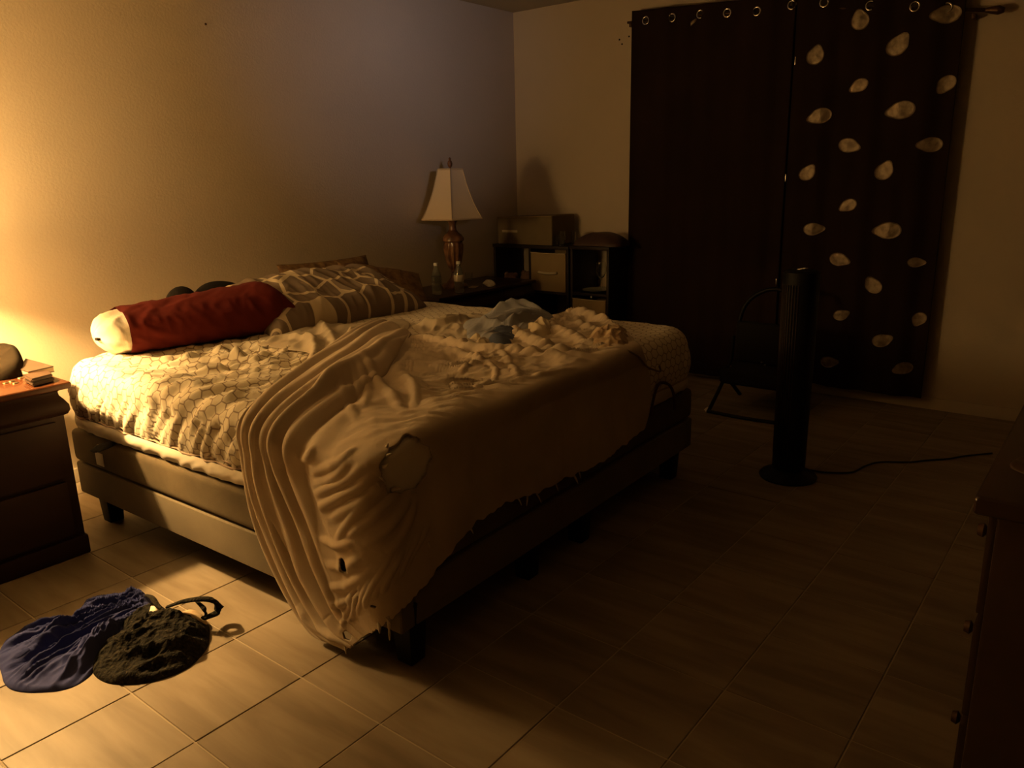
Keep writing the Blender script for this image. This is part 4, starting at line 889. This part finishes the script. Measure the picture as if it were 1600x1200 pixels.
box('bracket', XC+.012, XB, .80, .815, 2.065, 2.09, M['rod'], rd, bev=.002); box('bracket', XC+.012, XB, 2.77, 2.785, 2.27, 2.292, M['rod'], rd, bev=.002)

# ---------------------------------------------------------------- tower fan
fx, fy = 3.385, 1.105
fan = thing('tower_fan', 'tall slim black tower fan standing on the floor in front of the curtains', 'fan', (fx, fy, 0), math.radians(-8))
lathe('fan_base', [(0, 0), (.122, 0), (.126, .008), (.118, .018), (.075, .034), (.06, .05), (0, .055)], M['black'], fan, seg=56)
bm = bmesh.new(); rings = []
for z_ in np.linspace(.045, .93, 10):
    rr_ = .068+.006*(z_/.93); ring = []
    for k in range(40):
        th = 2*PI*k/40; ring.append(bm.verts.new((rr_*math.copysign(abs(math.cos(th))**.85, math.cos(th)), rr_*math.copysign(abs(math.sin(th))**.85, math.sin(th)), z_)))
    rings.append(ring)
for a, b in zip(rings, rings[1:]):
    for k in range(40): bm.faces.new((a[k], a[(k+1) % 40], b[(k+1) % 40], b[k]))
bm.faces.new(rings[0][::-1]); bm.faces.new(rings[-1]); from_bm('fan_body', bm, M['black'], fan, True, 40)
lathe('control_cap', [(0, .942), (.045, .942), (.062, .938), (.070, .93), (.070, .922)], M['black'], fan, seg=48)
for k in range(9):
    th = math.radians(128+k*9); x_, y_ = .0765*math.cos(th), .0765*math.sin(th)
    tube('grille_slat', [(x_*.93, y_*.93, .12), (x_, y_, .88)], .0022, M['grille'], fan, n=2, seg=6)
for k in range(3): box('button', -.03+.025*k, -.015+.025*k, -.008, .008, .9415, .9445, M['metal_d'], fan, bev=.001)
co = tube('power_cord', [(fx+.12, fy-.05, .006), *[tuple(GZ(a, b, .005)) for a, b in ((1290, 738), (1330, 738), (1352, 728), (1375, 722), (1420, 722), (1450, 719), (1480, 717), (1510, 712), (1550, 708))]], .0038, M['black'], n=80); tag(co, 'black power cord running from the fan over the floor to the right', 'cord')

# ---------------------------------------------------------------- folded chair behind the fan
ch = thing('folding_chair', 'black folding chair with curved back frame behind the tower fan', 'chair', (4.32, 1.62, 0))
def W(px, py, x_): p = GX(px, py, x_); return (x_-4.32, p[1]-1.62, p[2])
tube('back_frame', [W(1150, 560, 4.40), W(1156, 500, 4.42), W(1172, 468, 4.44), W(1205, 452, 4.44), W(1235, 462, 4.44), W(1242, 500, 4.42), W(1236, 560, 4.40)], .012, M['black'], ch, n=50)
tube('steel_rail', [W(1161, 508, 4.38), W(1164, 522, 4.38), W(1166, 538, 4.38)], .007, M['steel'], ch, n=10)
bm = bmesh.new(); bx(bm, -.17, .20, -.21, .17, .17, .26, .03, 4); from_bm('seat', bm, M['black_cloth'], ch, True)
bm = bmesh.new(); bx(bm, .04, .10, -.19, .17, .26, .50, .025, 4); from_bm('backrest', bm, M['black_cloth'], ch, True)
for s in (-.2, .2):
    tube('leg', [(-.22, s, .008), (-.20, s, .02), (.05, s, .22), (.10, s, .40)], .011, M['black'], ch, n=24); tube('leg', [(.24, s, .008), (.22, s, .02), (0, s, .18), (-.1, s, .24)], .011, M['black'], ch, n=24)
tube('foot_bar', [(-.22, -.2, .010), (-.235, 0, .010), (-.22, .2, .010)], .010, M['black'], ch, n=20)
for (a_, b_) in ((1142, 572), (1190, 566), (1195, 570)):
    o = lathe('rivet', [(0, 0), (.006, 0), (.005, .004), (0, .005)], M['steel'], ch, seg=12); q = W(a_, b_, 4.14); o.location = q; o.rotation_euler = (0, -PI/2, 0)
fl_ = heap('tissue', L([(1100, 640), (1106, 636), (1110, 641), (1105, 645)], 0), 0, .012, M['white'], seed=2, nr=8, na=24); tag(fl_, 'tiny scrap of white paper on the floor by the far bed corner', 'paper')

# ---------------------------------------------------------------- dresser at the right edge
dr = thing('dresser', 'dark reddish wooden dresser cut off by the right edge of the picture', 'dresser', (1.47, .16, 0))
box('dresser_top', 0, 1.5, -.50, 0, .765, .80, M['darkwood'], dr, bev=.010, seg=3)
box('dresser_body', .035, 1.46, -.49, -.035, .06, .765, M['darkwood'], dr, bev=.006); box('plinth', .025, 1.47, -.49, -.025, 0, .075, M['darkwood'], dr, bev=.006)
for c_ in range(2):
    for r_ in range(3):
        d_ = box('drawer', .08+c_*.69, .73+c_*.69, -.037, -.018, .10+r_*.22, .30+r_*.22, M['darkwood'], dr, bev=.005)
        for s in (-.16, .16): k_ = lathe('knob', [(0, 0), (.007, 0), (.007, .014), (.015, .02), (.012, .03), (0, .032)], M['rod'], d_, seg=14); k_.location = (.405+c_*.69+s, -.018, .20+r_*.22); k_.rotation_euler = (-PI/2, 0, 0)
ck = heap('pouch', [(1.63, .10), (1.66, .13), (1.72, .12), (1.74, .06), (1.69, .03), (1.64, .05)], .80, .02, M['leather'], ridges=[(.5, 20, 2, .01)], seed=6, nr=20, na=60); tag(ck, 'small brown leather pouch on the dresser top', 'pouch')

print('TILES', len([o for o in S.objects if o.name.startswith('tile')]), 'TRIS', sum(len(o.data.polygons) for o in S.objects if o.type == 'MESH'))
